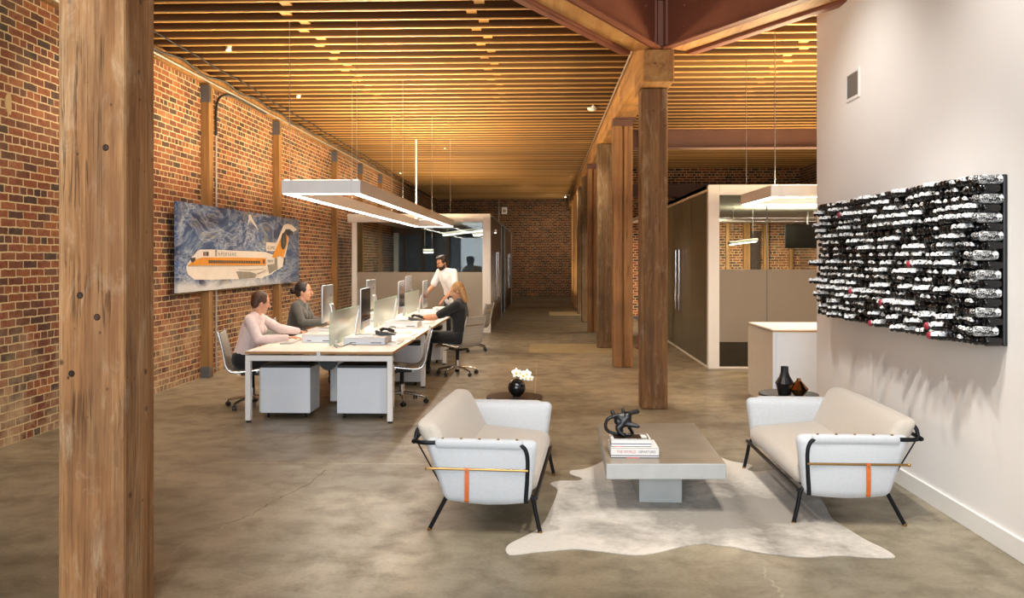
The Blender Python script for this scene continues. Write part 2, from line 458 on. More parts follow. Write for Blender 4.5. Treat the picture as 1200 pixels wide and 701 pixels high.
# polished concrete floor with saw-cut joints
k = NT('floor_concrete'); b = k.bsdf(Roughness=.4); v = k.coord(); x, y, z = k.xyz(v)
n1 = k.noise(v, .55, 6, .62, .4); n2 = k.noise(v, 3.5, 6, .65, .3); n3 = k.noise(v, 45, 3); n4 = k.noise(k.coord((.35, 1.2, 1)), 1.3, 5, .6)
col = k.ramp(n1, [(.3, '#7a725f'), (.5, '#938973'), (.68, '#aba089')])
col = k.mix(.55, col, k.ramp(n2, [(.3, '#8b867c'), (.55, '#ffffff')]), 'MULTIPLY')
col = k.mix(.35, col, k.ramp(n4, [(.35, '#7d7466'), (.6, '#ffffff')]), 'MULTIPLY')
col = k.mix(.25, col, k.ramp(n3, [(.35, '#aaa496'), (.6, '#ffffff')]), 'MULTIPLY')
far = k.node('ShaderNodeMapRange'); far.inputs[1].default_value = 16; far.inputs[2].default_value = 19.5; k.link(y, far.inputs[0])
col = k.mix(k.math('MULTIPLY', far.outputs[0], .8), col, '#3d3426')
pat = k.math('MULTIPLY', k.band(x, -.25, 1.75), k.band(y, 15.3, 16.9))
spill2 = k.math('MULTIPLY', k.band(x, .2, 1.3), k.band(y, 25.3, 27.2))
col = k.mix(k.math('MULTIPLY', k.math('ADD', pat, spill2), .8), col, '#a3946f')  # light spilled on the floor, put into its colour as paler rectangles
jn = k.math('MAXIMUM', k.band(y, 6.975, 6.99), k.math('MULTIPLY', k.band(x, -.102, -.09), k.band(y, 10.6, 14.2)))
col = k.mix(k.math('MULTIPLY', jn, k.ramp(n2, [(.35, .2), (.5, .9)])), col, '#b7a887')
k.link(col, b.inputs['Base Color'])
k.link(k.ramp(n2, [(.3, .5), (.7, .28)]), b.inputs['Roughness'])
k.bump(n2, .08, .01); MATS['floor_concrete'] = k.m

# ------------------------------------------------------------------ shell
LW, RW, ZC, ZD, YB = -4.83, 2.67, 4.32, 4.58, 38.0
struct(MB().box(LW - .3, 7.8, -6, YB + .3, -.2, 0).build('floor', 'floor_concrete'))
struct(MB().box(LW - .3, 7.8, -6, YB + .3, ZD, ZD + .12).build('ceiling', 'deck_wood'))
struct(MB().box(LW - .3, LW, -6, YB, 0, ZD).build('wall_left', 'brick_left'))
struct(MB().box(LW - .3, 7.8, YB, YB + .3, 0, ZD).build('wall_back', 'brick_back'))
struct(MB().box(RW, RW + .3, -6, 8.42, 0, ZD).build('wall_right', 'white_wall'))
struct(MB().box(7.5, 7.8, 8.42, YB, 0, ZD).build('wall_far_right', 'brick_side'))
struct(MB().box(RW - .016, RW, -6, 8.42, 0, .125).build('baseboard_right', 'white_trim', bevel=.003))
struct(MB().box(RW + .3, 7.5, 8.3, 8.42, 0, ZD).build('wall_right_return', 'white_wall'))

# cracks in the slab
def crack(pts, w, m):
    mb = MB(); w3 = [P(u, v, Z=.0015) for u, v in pts]; path = []
    for a, b_ in zip(w3, w3[1:]):
        for i in range(7):
            q = a.lerp(b_, i / 7); q = q + Vector((random.uniform(-1, 1), random.uniform(-1, 1), 0)) * .013; path.append(q)
    path.append(w3[-1])
    for i in range(len(path) - 1):
        a, b_ = path[i], path[i+1]; d = (b_ - a).normalized(); n = Vector((-d.y, d.x, 0)) * (w * random.uniform(.5, 1.5))
        mb.add([a - n, b_ - n, b_ + n, a + n], [(0, 1, 2, 3)])
    return struct(mb.build('floor_crack', m))
crack([(176, 670), (192, 655), (218, 636), (247, 626), (266, 615)], .007, 'crack_line')
crack([(266, 615), (295, 603), (330, 582), (364, 567), (382, 551)], .0035, 'crack_dark')
crack([(894, 664), (899, 678), (912, 690), (920, 703)], .005, 'crack_line')

# ------------------------------------------------------------------ ceiling joists
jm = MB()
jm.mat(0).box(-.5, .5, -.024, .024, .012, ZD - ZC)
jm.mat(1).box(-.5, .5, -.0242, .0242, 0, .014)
jproto = None; bproto = None
def joist(x0, x1, y):
    global jproto, bproto
    if jproto is None:
        jproto = jm.build('ceiling_joist', ['joist_dark', 'joist_lit_edge']); o = jproto
        tag(o, 'exposed rough-sawn timber joist running across the ceiling under the deck boards', 'joist', 'exposed timber ceiling joists')
        bproto = MB().box(-.055, .055, .03, .32, .05, .2).build('blocking', 'block_wood')
        bp = bproto
    else:
        o = jproto.copy(); C.objects.link(o)
    L = x1 - x0
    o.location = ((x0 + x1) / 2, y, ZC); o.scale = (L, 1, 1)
    for bx in (-2.76, -.72, 3.28, 5.3):
        if x0 < bx < x1:
            c = bproto if bproto.parent is None else bproto.copy()
            if c is not bproto: C.objects.link(c)
            c.parent = o; c.scale = (1 / L, 1, 1)
            c.location = ((bx + (.055 if int(round(y / .35)) % 2 else -.055) - (x0 + x1) / 2) / L, 0, 0)
yj = 7.6
while yj < YB - .1:
    if yj < 9.35:
        t = 9.45 - yj
        joist(LW, 1.2 - .552 * t - .37, yj)
        joist(1.45 + .57 * t + .37, 7.5, yj)
    else: joist(LW, 7.5, yj)
    yj += .35

# ------------------------------------------------------------------ timber posts of the middle row
def post(u0, u1, vb, m, label, wY=None, split=False, ztop=3.86, extra=None):
    c0 = P(u0, vb, Z=0); c1 = P(u1, vb, Z=0); w = c1.x - c0.x
    t = thing('timber_post', label, 'post', ((c0.x + c1.x) / 2, c0.y + w / 2, 0), 0, None)
    mb = MB()
    if split:
        mb.box(-w/2, -.012, -w/2, w/2, 0, ztop).box(.012, w/2, -w/2, w/2, 0, ztop).box(-.013, .013, -w/2 + .03, w/2 - .03, 0, ztop)
    else: mb.box(-w/2, w/2, -w/2, w/2, 0, ztop)
    mb.build('shaft', m, t, bevel=.018)
    return t, w
nearp, w = post(67, 147, 733, 'post_near', 'thick weathered timber post with knots and cracks nearest the camera', ztop=3.95)
for i, (dx, z_) in enumerate([(-.05, 1.52), (.03, 1.42), (-.09, 1.16), (.07, 2.2)]):
    MB().lathe([(.001, .004), (.012, .004), (.016, 0), (.016, -.004)], (dx, -w/2, z_), 12, rot=Matrix.Rotation(PI/2, 3, 'X')).build('bolt_head', 'walnut', nearp, 40)
pa, w = post(751.5, 782.5, 480, 'post_rough', 'reddish rough timber post standing behind the coffee table', ztop=3.6)
MB().box(-w/2 - .012, w/2 + .02, -w/2 - .33, w/2 + .3, 3.6, 3.95).build('bolster', 'beam_wood', pa, bevel=.012)
spec = [(719, 741.5, 431, 'post_orange', 'smooth orange-brown post with a groove up its middle, second from the coffee table', True),
        (700, 718.5, 408, 'post_grey', 'weathered grey-brown timber post just behind the grooved orange post', False),
        (689, 701, 389.5, 'post_orange', 'orange-brown post with a dark steel cap, fourth of the middle row', True),
        (681.5, 690, 377.5, 'post_grey', 'dark weathered post, fifth of the middle row', False),
        (676.5, 683, 368, 'post_grey', 'slim-looking post standing sixth along the corridor', False),
        (672, 677.5, 361, 'post_wall', 'pale post standing seventh along the corridor', False),
        (669.5, 674, 356, 'post_wall', 'last pale post of the row beside the far brick wall', False)]
for u0, u1, vb, m, lab, sp in spec:
    t, w = post(u0, u1, vb, m, lab, split=sp)
    if sp: MB().box(-w/2 - .01, w/2 + .01, -w/2 - .01, w/2 + .01, 3.74, 3.86).build('steel_cap', 'steel_brown', t, bevel=.004)
# longitudinal girder on the posts
g = thing('timber_girder', 'long heavy timber girder carried on the middle row of posts', 'beam', (1.27, 9.42, 3.86)); g['kind'] = 'thing'
MB().box(-.16, .16, 0, YB - 9.5, 0, ZC - 3.86).build('girder_timber', 'beam_wood', g, bevel=.015)
for q in (13.4, 19.8, 26):
    MB().box(-.165, .165, q - 9.42 - .25, q - 9.42 + .25, -.02, 0).build('bearing_plate', 'steel_brown', g)
cd = MB().tube([(1.08, 9.3, 4.2), (1.08, 37.9, 4.2)], .012, 8).build('conduit_pipe', 'conduit'); tag(cd, 'pale metal conduit clipped along the left side of the timber girder', 'pipe')

# steel-flanked transfer beams meeting on the near post of the row
def transfer(p0, p1, label, side):
    t = thing('transfer_beam', label, 'beam', (p0[0], p0[1], 3.95)); t['kind'] = 'thing'
    q0, q1 = (0, 0), (p1[0] - p0[0], p1[1] - p0[1])
    MB().beam(q0, q1, .28, .03, .4).build('timber_core', 'brace_wood', t, bevel=.006)
    for s in (-1, 1):
        c = MB().beam(q0, q1, .02, 0, .56, s * .16); c.beam(q0, q1, .09, 0, .016, s * .205); c.beam(q0, q1, .09, .545, .56, s * .205)
        ch = c.build('steel_channel', 'steel_red', t)
        d = (Vector(q1) - Vector(q0)).normalized(); n = Vector((-d.y, d.x)) * s
        L = (Vector(q1) - Vector(q0)).length
        for a in (.35, 1.3, 2.6):
            for hz in (.18, .40) if a == .35 else (.3,):
                pt = d * a + n * .172; ang = math.atan2(n.y, n.x)
                MB().lathe([(.022, -.004), (.022, .012), (.012, .018)], (pt.x, pt.y, hz), 6, rot=Matrix.Rotation(ang, 3, 'Z') @ Matrix.Rotation(PI/2, 3, 'Y')).build('bolt', 'steel_red', ch)
transfer((1.10, 9.42), (-2.02, 3.75), 'steel-flanked timber beam slanting from the rough post to the upper left', -1)
transfer((1.46, 9.42), (4.4, 4.24), 'steel-flanked timber beam slanting from the rough post into the white wall', 1)
br = thing('steel_bracket', 'bolted steel bracket where the two slanting beams meet above the rough post', 'bracket', (1.28, 9.3, 4.0))
MB().box(-.1, -.045, -.03, .05, 0, .5).box(.045, .1, -.03, .05, 0, .5).box(-.03, .03, .03, .05, 0, .5).build('bracket_plate', 'steel_red', br, bevel=.004)
for sx in (-.14, .14):
    MB().ball((sx, -.06, .42), (.045, .045, .035)).build('bolt', 'steel_red', br, 40)
MB().box(-.12, .12, -.06, .06, .5, .56).build('bracket_top', 'black_metal', br)
# steel post and cross beams on the right
sp_ = thing('steel_post', 'dark red-brown steel post standing behind the rough timber post', 'post', (1.9, 16.2, 0))
MB().box(-.09, .09, -.1, -.085, 0, 4.1).box(-.09, .09, .085, .1, 0, 4.1).box(-.01, .01, -.09, .09, 0, 4.1).build('shaft', 'steel_red', sp_)
MB().box(-.15, .15, -.15, .15, 0, .012).build('base_plate', 'steel_red', sp_)
for y_, z0, z1, lab in ((16.2, 3.76, 4.12, 'red-brown steel cross beam below the joists on the right, nearer one'), (24.5, 3.45, 3.8, 'red-brown steel cross beam farther back on the right above the glass office')):
    t = thing('steel_beam', lab, 'beam', (1.45, y_, z0)); t['kind'] = 'thing'
    MB().box(0, 6.05, -.012, .012, 0, z1 - z0).box(0, 6.05, -.1, .1, 0, .022).box(0, 6.05, -.1, .1, z1 - z0 - .022, z1 - z0).build('beam_profile', 'steel_brown', t)

# ------------------------------------------------------------------ left wall: timber studs, plate, pipes
labs = ['timber stud on the brick wall behind the left end of the aeroplane painting', 'timber stud on the brick wall behind the tail of the aeroplane painting',
        'timber stud on the brick wall beyond the painting, third from the camera', 'timber stud on the brick wall just inside the left glass room',
        'timber stud on the brick wall, second inside the left glass room']
for (u0, u1), lab in zip([(235.5, 245.5), (319.5, 327), (388.5, 394), (419.5, 425.5), (443, 448)], labs):
    y_ = P(u0, 303, X=LW).y
    t = thing('wall_stud', lab, 'timber stud', (LW, y_ + .08, 0))
    MB().box(0, .12, -.09, .07, .0, 4.16).build('stud_timber', 'post_wall', t, bevel=.006)
    MB().box(-.0, .124, -.094, -.02, 3.9, 4.14).build('steel_strap', 'alu_dark', t)
    MB().box(0, .128, -.1, .0, 0, .16).build('base_strap', 'alu_dark', t)
wp = MB().box(LW, LW + .07, -5, YB, 4.17, ZC).build('wall_plate', 'post_wall', bevel=.004); tag(wp, 'horizontal timber plate along the top of the left brick wall', 'timber plate')
t = MB().tube([(LW + .1, 2, 4.2), (LW + .1, 37.5, 4.2)], .016, 8).build('conduit_pipe', 'conduit'); tag(t, 'long silver conduit along the top of the left brick wall', 'pipe')
y1 = P(248, 303, X=LW).y + .1
t = MB().tube(smooth_path([(LW + .03, y1, .05), (LW + .03, y1, 3.5)], 2), .014, 8).build('conduit_pipe', 'conduit'); tag(t, 'upright silver conduit beside the timber stud at the left of the painting', 'pipe')
t = MB().tube(smooth_path([(LW + .03, y1, 3.5), (LW + .03, y1, 3.9), (LW + .06, y1 + .12, 4.1), (LW + .1, y1 + .6, 4.17), (LW + .1, y1 + 2, 4.16)], 6), .02, 8).build('cable', 'cable_black', None, 60)
tag(t, 'black cable bending from the upright conduit up to the ceiling edge', 'cable')
pts = [(LW + .2 + random.uniform(-.03, .03), 8 + i * .7, 4.26 - (.05 if i % 2 else 0) + random.uniform(-.02, .02)) for i in range(42)]
t = MB().tube(smooth_path(pts, 4), .016, 6).build('cable', 'cable_black', None, 60); tag(t, 'long sagging black cable bundle under the joists along the brick wall', 'cable')
pts = [(LW + .42 - .006 * i + random.uniform(-.02, .02), 7.6 + i * .8, 4.3 + random.uniform(-.02, .0)) for i in range(30)]
t = MB().tube(smooth_path(pts, 4), .009, 6).build('cable', 'cable_black', None, 60); tag(t, 'thin dark cable strung under the joists beside the thick cable bundle', 'cable')
pc = P(10, 122, X=LW + .004)
mb = MB(); poly = [(.05 * math.cos(a) * random.uniform(.75, 1.1), .11 * math.sin(a) * random.uniform(.75, 1.05)) for a in [2*PI*i/18 for i in range(18)]]
mb.prism(poly, lambda a, b_: (LW, pc.y + a, pc.z + b_), lambda a, b_: (LW + .008, pc.y + a, pc.z + b_))
tag(mb.build('plaster_patch', 'plaster'), 'small beige plaster patch on the brick wall left of the nearest post', 'patch')
# return-air vent on the white wall
vc = [P(u, v, X=RW) for u, v in ((992.5, 98), (1008, 98))]; yv0, yv1 = vc[1].y, vc[0].y
t = thing('wall_vent', 'small louvred air vent high on the white wall', 'vent', (RW, yv0, P(1000, 117, X=RW).z)); L = yv1 - yv0; hh = P(1008, 80, X=RW).z - P(1008, 115, X=RW).z
MB().box(-.012, 0, 0, L, 0, .025).box(-.012, 0, 0, L, hh - .025, hh).box(-.0118, 0, 0, .025, .025, hh - .025).box(-.0118, 0, L - .025, L, .025, hh - .025).build('frame', 'white_trim', t)
mb = MB()
for i in range(14):
    z_ = .03 + i * (hh - .06) / 14; mb.add([(-.01, .025, z_), (-.01, L - .025, z_), (-.002, L - .025, z_ + .022), (-.002, .025, z_ + .022)], [(0, 1, 2, 3)])
mb.box(-.001, 0, .02, L - .02, .02, hh - .02)
mb.build('louvre', 'vent_grey', t)

# ------------------------------------------------------------------ glass rooms
def door_handle(parent, x, y, z0, z1, s=1):
    h = MB().tube([(x, y, z0), (x, y, z1)], .016, 10)
    for z_ in (z0 + .15, z1 - .15): h.tube([(x, y, z_), (x - .06 * s, y, z_)], .011, 8)
    return h.build('door_handle', 'chrome', parent, 50)
# right office (glass front, smoked glass sliding doors at its side)
Yo, Xo, Zo = 13.15, 2.53, 2.82
ro = thing('glass_office', 'white-framed glass office with a frosted band, right of the timber posts', 'office', (Xo, Yo, 0))
ff = MB().box(0, .17, 0, .12, 0, Zo).box(.17, 4.95, 0, .12, Zo - .16, Zo).box(.17, 4.95, 0, .12, 0, .03).build('front_frame', 'white_frame', ro, bevel=.006)
MB().box(.17, 4.95, .05, .062, 1.52, Zo - .16).build('clear_glazing', 'glass_clear', ro)
MB().box(.17, 4.95, .05, .062, .41, 1.52).build('frosted_glazing', 'glass_frost', ro)
MB().box(.17, 4.95, .05, .062, .03, .41).build('low_glazing', 'glass_dark', ro)
mb = MB()
for x_ in (.9, 2.15, 3.4): mb.box(x_ - .006, x_ + .006, .045, .066, .03, Zo - .16)
mb.build('glazing_joint', 'alu_dark', ro)
MB().box(0, .05, .12, 6.5, Zo - .06, Zo).box(0, .05, .12, 6.5, 0, .03).build('side_rail', 'white_frame', ro)
for i, (a, b_) in enumerate(((.12, 1.6), (1.62, 2.6), (2.62, 3.6), (3.62, 6.5))):
    g_ = MB().box(.016, .03, a, b_, .03, Zo - .06).build('glass_door' if i in (1, 2) else 'side_glazing', 'glass_side', ro)
    if i == 1: door_handle(g_, -.05, b_ - .12, .75, 1.85, -1)
    if i == 2: door_handle(g_, -.05, a + .25, .75, 1.85, -1)
MB().box(0, 4.95, .12, 6.5, Zo - .1, Zo).build('roof_panel', 'soffit', ro)
MB().box(.05, 4.95, .12, 11.8, .001, .004).build('carpet', 'office_floor', ro)
struct(MB().box(Xo, 7.5, 25.2, 25.4, 0, ZD).build('wall_office_back', 'brick_office'))
struct(MB().box(Xo, 7.5, 19.7, 25.2, 2.72, 2.82).build('ceiling_office', 'soffit'))
for u0, u1, lab in ((850, 854, 'left stud'), (870.5, 878, 'second stud'), (894, 899.5, 'third stud'), (924, 928, 'stud below the black screen')):
    a = P(u0, 303, Y=25.2); b_ = P(u1, 303, Y=25.2)
    t = MB().box(a.x, b_.x, 25.08, 25.2, 0, 2.72).build('timber_stud', 'post_wall'); tag(t, f'upright timber on the brick wall inside the right office, {lab}', 'timber stud')
a = P(879, 303, Y=25.2); b_ = P(891, 303, Y=25.2)
tag(MB().box(a.x, b_.x, 25.14, 25.2, 0, 2.5).build('brown_door', 'walnut'), 'dark brown door in the brick wall inside the right office', 'door')
a = P(920, 291, Y=19); b_ = P(957, 263, Y=19)
t = thing('wall_screen', 'large black screen hanging inside the right glass office', 'screen', (a.x, 19, a.z))
MB().rbox(((b_.x - a.x)/2 + .1, 0, (b_.z - a.z)/2), ((b_.x - a.x)/2 + .1, .03, (b_.z - a.z)/2), .02).build('screen_panel', 'table_black', t, 40)
MB().tube([(.5, 0, b_.z - a.z), (.5, 0, 2.72 - a.z)], .02).tube([(.75, 0, b_.z - a.z), (.75, 0, 2.72 - a.z)], .02).build('hanger', 'alu', t)
def small_bar(u0, v0, u1, v1, Y0, Y1, zc, label, th=.035):
    a = P(u0, v0, Y=Y0); b_ = P(u1, v1, Y=Y1)
    t = thing('bar_pendant', label, 'pendant light', a); d = b_ - a
    MB().tube([(0, 0, 0), d], th, 10).build('housing', 'white_metal', t)
    MB().tube([Vector((0, 0, -th * .6)) + d * .04, Vector((0, 0, -th * .6)) + d * .96], th * .7, 10).build('diffuser', 'small_glow', t)
    MB().tube([d * .15, (d.x * .15, d.y * .15, zc - a.z)], .005, 6).tube([d * .85, (d.x * .85, d.y * .85, zc - a.z)], .005, 6).build('cable', 'alu', t)
small_bar(854, 285, 887, 281, 17, 17.6, 2.72, 'small tubular pendant light inside the right glass office')

# left glass meeting room
Yl, Xl0, Xl1, Zl = 19.4, -4.42, -1.19, 2.71
lr = thing('meeting_room', 'white-framed glass meeting room with a frosted band behind the desks', 'meeting room', (Xl0, Yl, 0)); W_ = Xl1 - Xl0
MB().box(W_ - .18, W_, 0, .16, 0, Zl).box(-.05, W_ - .18, 0, .16, Zl - .19, Zl).box(.05, .16, .0, .1, 0, Zl - .191).box(.16, W_ - .181, .02, .1, 0, .05).build('front_frame', 'white_frame', lr, bevel=.006)
MB().box(.16, W_ - .18, .05, .062, 1.38, Zl - .19).build('clear_glazing', 'glass_clear', lr)
MB().box(.16, 2.2, .05, .062, .3, 1.38).build('frosted_glazing', 'glass_frost', lr)
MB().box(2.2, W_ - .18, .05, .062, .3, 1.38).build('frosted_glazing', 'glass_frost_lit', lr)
MB().box(.16, W_ - .18, .05, .062, .05, .3).build('low_glazing', 'glass_clear', lr)
MB().box(-.1, W_ - .09, .165, 7.6, Zl - .06, Zl).build('roof_panel', 'soffit', lr)
for i, (a, b_, m) in enumerate(((.16, 5.4, 'walnut'), (5.45, 7.6, 'glass_dark'), (7.7, 13.2, 'walnut'))):
    g_ = MB().box(W_ - .06, W_ - .02, a, b_, .02, Zl - .05).build('side_door', m, lr)
    if m == 'walnut':
        door_handle(g_, W_ + .05, a + (1.5 if i == 0 else 1.2), .7, 1.85); door_handle(g_, W_ + .05, a + (2.3 if i == 0 else 2.2), .7, 1.85)
MB().box(W_ - .08, W_, 5.38, 5.46, 0, Zl).box(W_ - .08, W_, 7.6, 7.7, 0, Zl).box(W_ - .08, W_, 13.2, 13.3, 0, Zl).box(W_ - .08, W_ - .002, .165, 13.3, Zl - .05, Zl - .002).build('side_frame', 'alu_dark', lr)
# glazed partition at the far end of the meeting room
struct(MB().box(LW, -1.25, 27.05, 27.2, 0, 1.3).box(LW, -1.25, 27.05, 27.2, 2.45, Zl).build('wall_meeting_back', 'mullion'))
xs = [LW + .1, -3.75, -2.95, -2.05, -1.3]
for i in range(4):
    wn = struct(MB().box(xs[i], xs[i+1] - .12, 27.1, 27.12, 1.3, 2.45).build('window_%d' % (i + 1), 'window_blue'))
    struct(MB().box(xs[i+1] - .12, xs[i+1], 27.05, 27.2, 1.3, 2.45).box(xs[i] + .3, xs[i] + .34, 27.05, 27.12, 1.3, 2.45).build('window_frame', 'mullion', wn))
tag(MB().box(-4.72, -4.58, 26.9, 27.04, 0, 2.5).build('white_post', 'white_frame'), 'white post at the far left corner inside the meeting room', 'post')
def ring_bar(u0, v0, Y0, u1, v1, Y1, label, gap):
    a = P(u0, v0, Y=Y0); b_ = P(u1, v1, Y=Y1)
    t = thing('bar_pendant', label, 'pendant light', a); d = b_ - a
    MB().beam((0, 0), d, .09, 0, .08).build('housing', 'white_metal', t)
    MB().beam((d.x * .01, d.y * .01), d * .99, .07, -.008, 0).build('diffuser', 'small_glow', t)
    MB().tube([d * .1 + Vector((0, 0, .05)), (d.x * .1, d.y * .1, Zl - .06 - a.z)], .005, 6).build('cable', 'alu', t)
ring_bar(520, 276, 24.5, 568, 290, 20.0, 'long lit bar pendant seen through the meeting room glass', 0)
ring_bar(556, 276.5, 24.5, 580, 283, 21.5, 'second lit bar pendant at the right inside the meeting room', 0)
small_bar(496, 294, 508, 294, 23.5, 23.5, Zl - .06, 'short glowing pendant hanging alone inside the meeting room', .05)
# ------------------------------------------------------------------ the two loveseats (facing +x locally, length along y)
def loveseat(name, label, loc, rotz, L):
    """L = distance between end panels' outer faces / 2"""
    t = thing(name, label, 'sofa', loc, rotz, 'pale felt loveseats')
    A = L                                   # outer face of end panels
    def panel(sy):
        # quilted felt end panel: outline in (x,z), tapered to the floor
        def fn(p):
            # p in the box (+-.35, +-.05, +-.19) -> taper
            tz = (p.z + .19) / .38
            x0 = -.245 + (-.375 + .245) * tz; x1 = .285 + (.335 - .285) * tz
            x = x0 + (x1 - x0) * ((p.x + .35) / .70)
            belly = .012 * math.cos(p.x / .35 * 1.4) * (1 - tz)
            puff = 1 + .16 * math.cos(p.x / .35 * PI / 2) * math.sin(tz * PI)
            return Vector((x, p.y * puff, p.z - belly - .012 * (1 - tz) * math.cos(p.x / .35 * 1.5)))
        y = sy * (A - .055)
        pn = MB().rbox((0, y, .385), (.35, .052, .19), .05, 4, fn).build('end_panel', 'felt', t, 80)
        yo = sy * (A + .004)
        fl = MB().rbox((-.03, sy * (A - .028), .548), (.275, .036, .032), .026, 3).build('arm_flap', 'felt', pn, 80)
        for i in range(5):
            MB().ball((-.255 + i * .115, sy * (A - .016), .581), (.009, .009, .006), 10, 6).build('snap', 'brass', fl, 60)
        MB().tube([(-.352, yo, .398), (.275, yo, .398)], .008, 8).ball((-.352, yo, .398), .011).build('brass_bar', 'brass', t, 60)
        st = MB()
        path = [(-.1, sy * (A + .012), .408), (-.1, sy * (A + .016), .32), (-.102, sy * (A + .008), .23), (-.104, sy * (A - .01), .19), (-.104, sy * (A - .09), .183)]
        pp = smooth_path(path, 5)
        for i in range(len(pp) - 1):
            a, b_ = pp[i], pp[i+1]
            st.hexa([(a.x - .013, a.y, a.z), (a.x + .013, a.y, a.z), (b_.x + .013, b_.y, b_.z), (b_.x - .013, b_.y, b_.z),
                     (a.x - .013, a.y - sy * .004, a.z), (a.x + .013, a.y - sy * .004, a.z), (b_.x + .013, b_.y - sy * .004, b_.z), (b_.x - .013, b_.y - sy * .004, b_.z)])
        s_ = st.build('leather_strap', 'leather', t, 40)
        MB().ball((-.1, sy * (A + .018), .39), (.006, .004, .006)).build('rivet', 'brass', s_, 60)
        # tubular steel: arm hoop, front leg, back leg
        ym = sy * (A - .006)
        hoop = smooth_path([(.262, ym, .20), (.262, ym, .235), (.268, ym, .33), (.272, ym, .45), (.262, ym, .515), (.235, ym, .545), (.19, ym, .553)], 6)
        MB().tube(hoop, .0135, 10).build('arm_tube', 'black_metal', t, 50)
        MB().tube(smooth_path([(.345, sy * (A - .05), .008), (.318, sy * (A - .05), .13), (.305, sy * (A - .05), .20), (.285, sy * (A - .05), .232), (.24, sy * (A - .06), .242)], 6), .0135, 10).build('leg', 'black_metal', t, 50)
        MB().tube([(-.345, sy * (A - .05), .008), (-.225, sy * (A - .06), .235)], .0135, 10).build('leg', 'black_metal', t, 50)
        for fx in (.345, -.345):
            MB().lathe([(.012, 0), (.015, .004), (.014, .018)], (fx, sy * (A - .05), 0), 12).build('foot', 'brass', t, 40)
    for sy in (-1, 1): panel(sy)
    # top rail running round the back
    rail = smooth_path([(-.30, -(A - .012), .553), (-.38, -(A - .012), .553), (-.425, -(A - .04), .553), (-.445, -(A - .09), .556), (-.448, 0, .56),
                        (-.445, A - .09, .556), (-.425, A - .04, .553), (-.38, A - .012, .553), (-.30, A - .012, .553)], 6)
    MB().tube(rail, .0135, 10).build('back_rail', 'black_metal', t, 50)
    for sy in (-1, 1):
        MB().tube(smooth_path([(-.438, sy * (A - .07), .555), (-.43, sy * (A - .085), .61), (-.40, sy * (A - .11), .64), (-.37, sy * (A - .16), .635)], 5), .0125, 10).build('back_hook', 'black_metal', t, 50)
        MB().tube([(-.43, sy * (A - .07), .55), (-.26, sy * (A - .1), .235)], .005, 8).build('back_stay', 'black_metal', t, 50)
    MB().tube([(.318, -(A - .04), .222), (.318, A - .04, .222)], .0135, 10).build('front_rail', 'black_metal', t, 50)
    MB().tube([(-.23, -(A - .06), .235), (-.23, A - .06, .235)], .0135, 10).build('rear_rail', 'black_metal', t, 50)
    MB().box(-.22, .28, -(A - .1), A - .1, .232, .245).build('seat_sling', 'dark_fabric', t)
    def fseat(p):
        c = math.cos(p.y / (A - .1) * 1.35); q = math.cos((p.x - .05) / .34 * 1.2)
        return Vector((p.x, p.y, p.z + (.022 * c * max(0, q) if p.z > 0 else 0) - .028 * (p.x + .05) / .3))
    MB().rbox((.03, 0, .326), (.292, A - .10, .062), .058, 4, fseat).build('seat_cushion', 'felt_warm', t, 80)
    def fback(p):
        tz = (p.z + .2) / .4
        bow = .02 * math.cos(p.y / (A - .08) * 1.3)
        return Vector((p.x - .20 * tz + bow * (1 if p.x > 0 else .2) * (.4 + .6 * tz), p.y, p.z + .015 * tz * math.cos(p.y / A * 1.3)))
    MB().rbox((-.185, 0, .465), (.07, A - .055, .20), .055, 4, fback).build('back_cushion', 'felt_warm', t, 80)
    return t

fa, fb = P(633, 626, Z=0), P(649, 557.5, Z=0); ba = P(507, 626, Z=0)
d = Vector((fb.x - fa.x, fb.y - fa.y)); rz = math.atan2(d.y, d.x) - PI/2
Lh = d.length / 2 + .05
def sofa_loc(f0, f1, rz): # centre from the two front feet
    m = (f0 + f1) / 2; return (m.x - .345 * math.cos(rz), m.y - .345 * math.sin(rz), 0)
loveseat('loveseat', 'pale felt loveseat facing the concrete table from the desk side', sofa_loc(fa, fb, rz), rz, Lh)
ga, gb = P(930, 614.5, Z=0), P(872, 549.5, Z=0)
d = Vector((gb.x - ga.x, gb.y - ga.y)); rz2 = math.atan2(d.y, d.x) - PI/2 + PI
loveseat('loveseat', 'pale felt loveseat standing along the white wall under the black bottle artwork', sofa_loc(ga, gb, rz2), rz2, d.length / 2 + .05)

# ------------------------------------------------------------------ coffee table, books, sculpture
zt = .34
c = [P(710.5, 543.5, Z=zt), P(851, 543.5, Z=zt), P(814, 496, Z=zt), P(700.5, 496, Z=zt)]
cx, cy = (c[0].x + c[1].x) / 2, c[0].y
t = thing('coffee_table', 'low square coffee table of pale concrete on a single block foot', 'coffee table', (cx, cy, 0))
q = [(p.x - cx, p.y - cy) for p in c]
tsl = MB().hexa([(x, y, .235) for x, y in q] + [(x, y, zt) for x, y in q]); tsl.m[1] = 1; tsl.m[3] = 0
tsl.build('table_slab', ['concrete_pale', 'concrete_top'], t, bevel=.006)
a, b_ = P(749, 590, Z=0), P(799, 590, Z=0); w = b_.x - a.x
MB().box(a.x - cx, b_.x - cx, a.y - cy, a.y - cy + .72, .006, .235).build('table_foot', 'concrete_pale', t, bevel=.004)

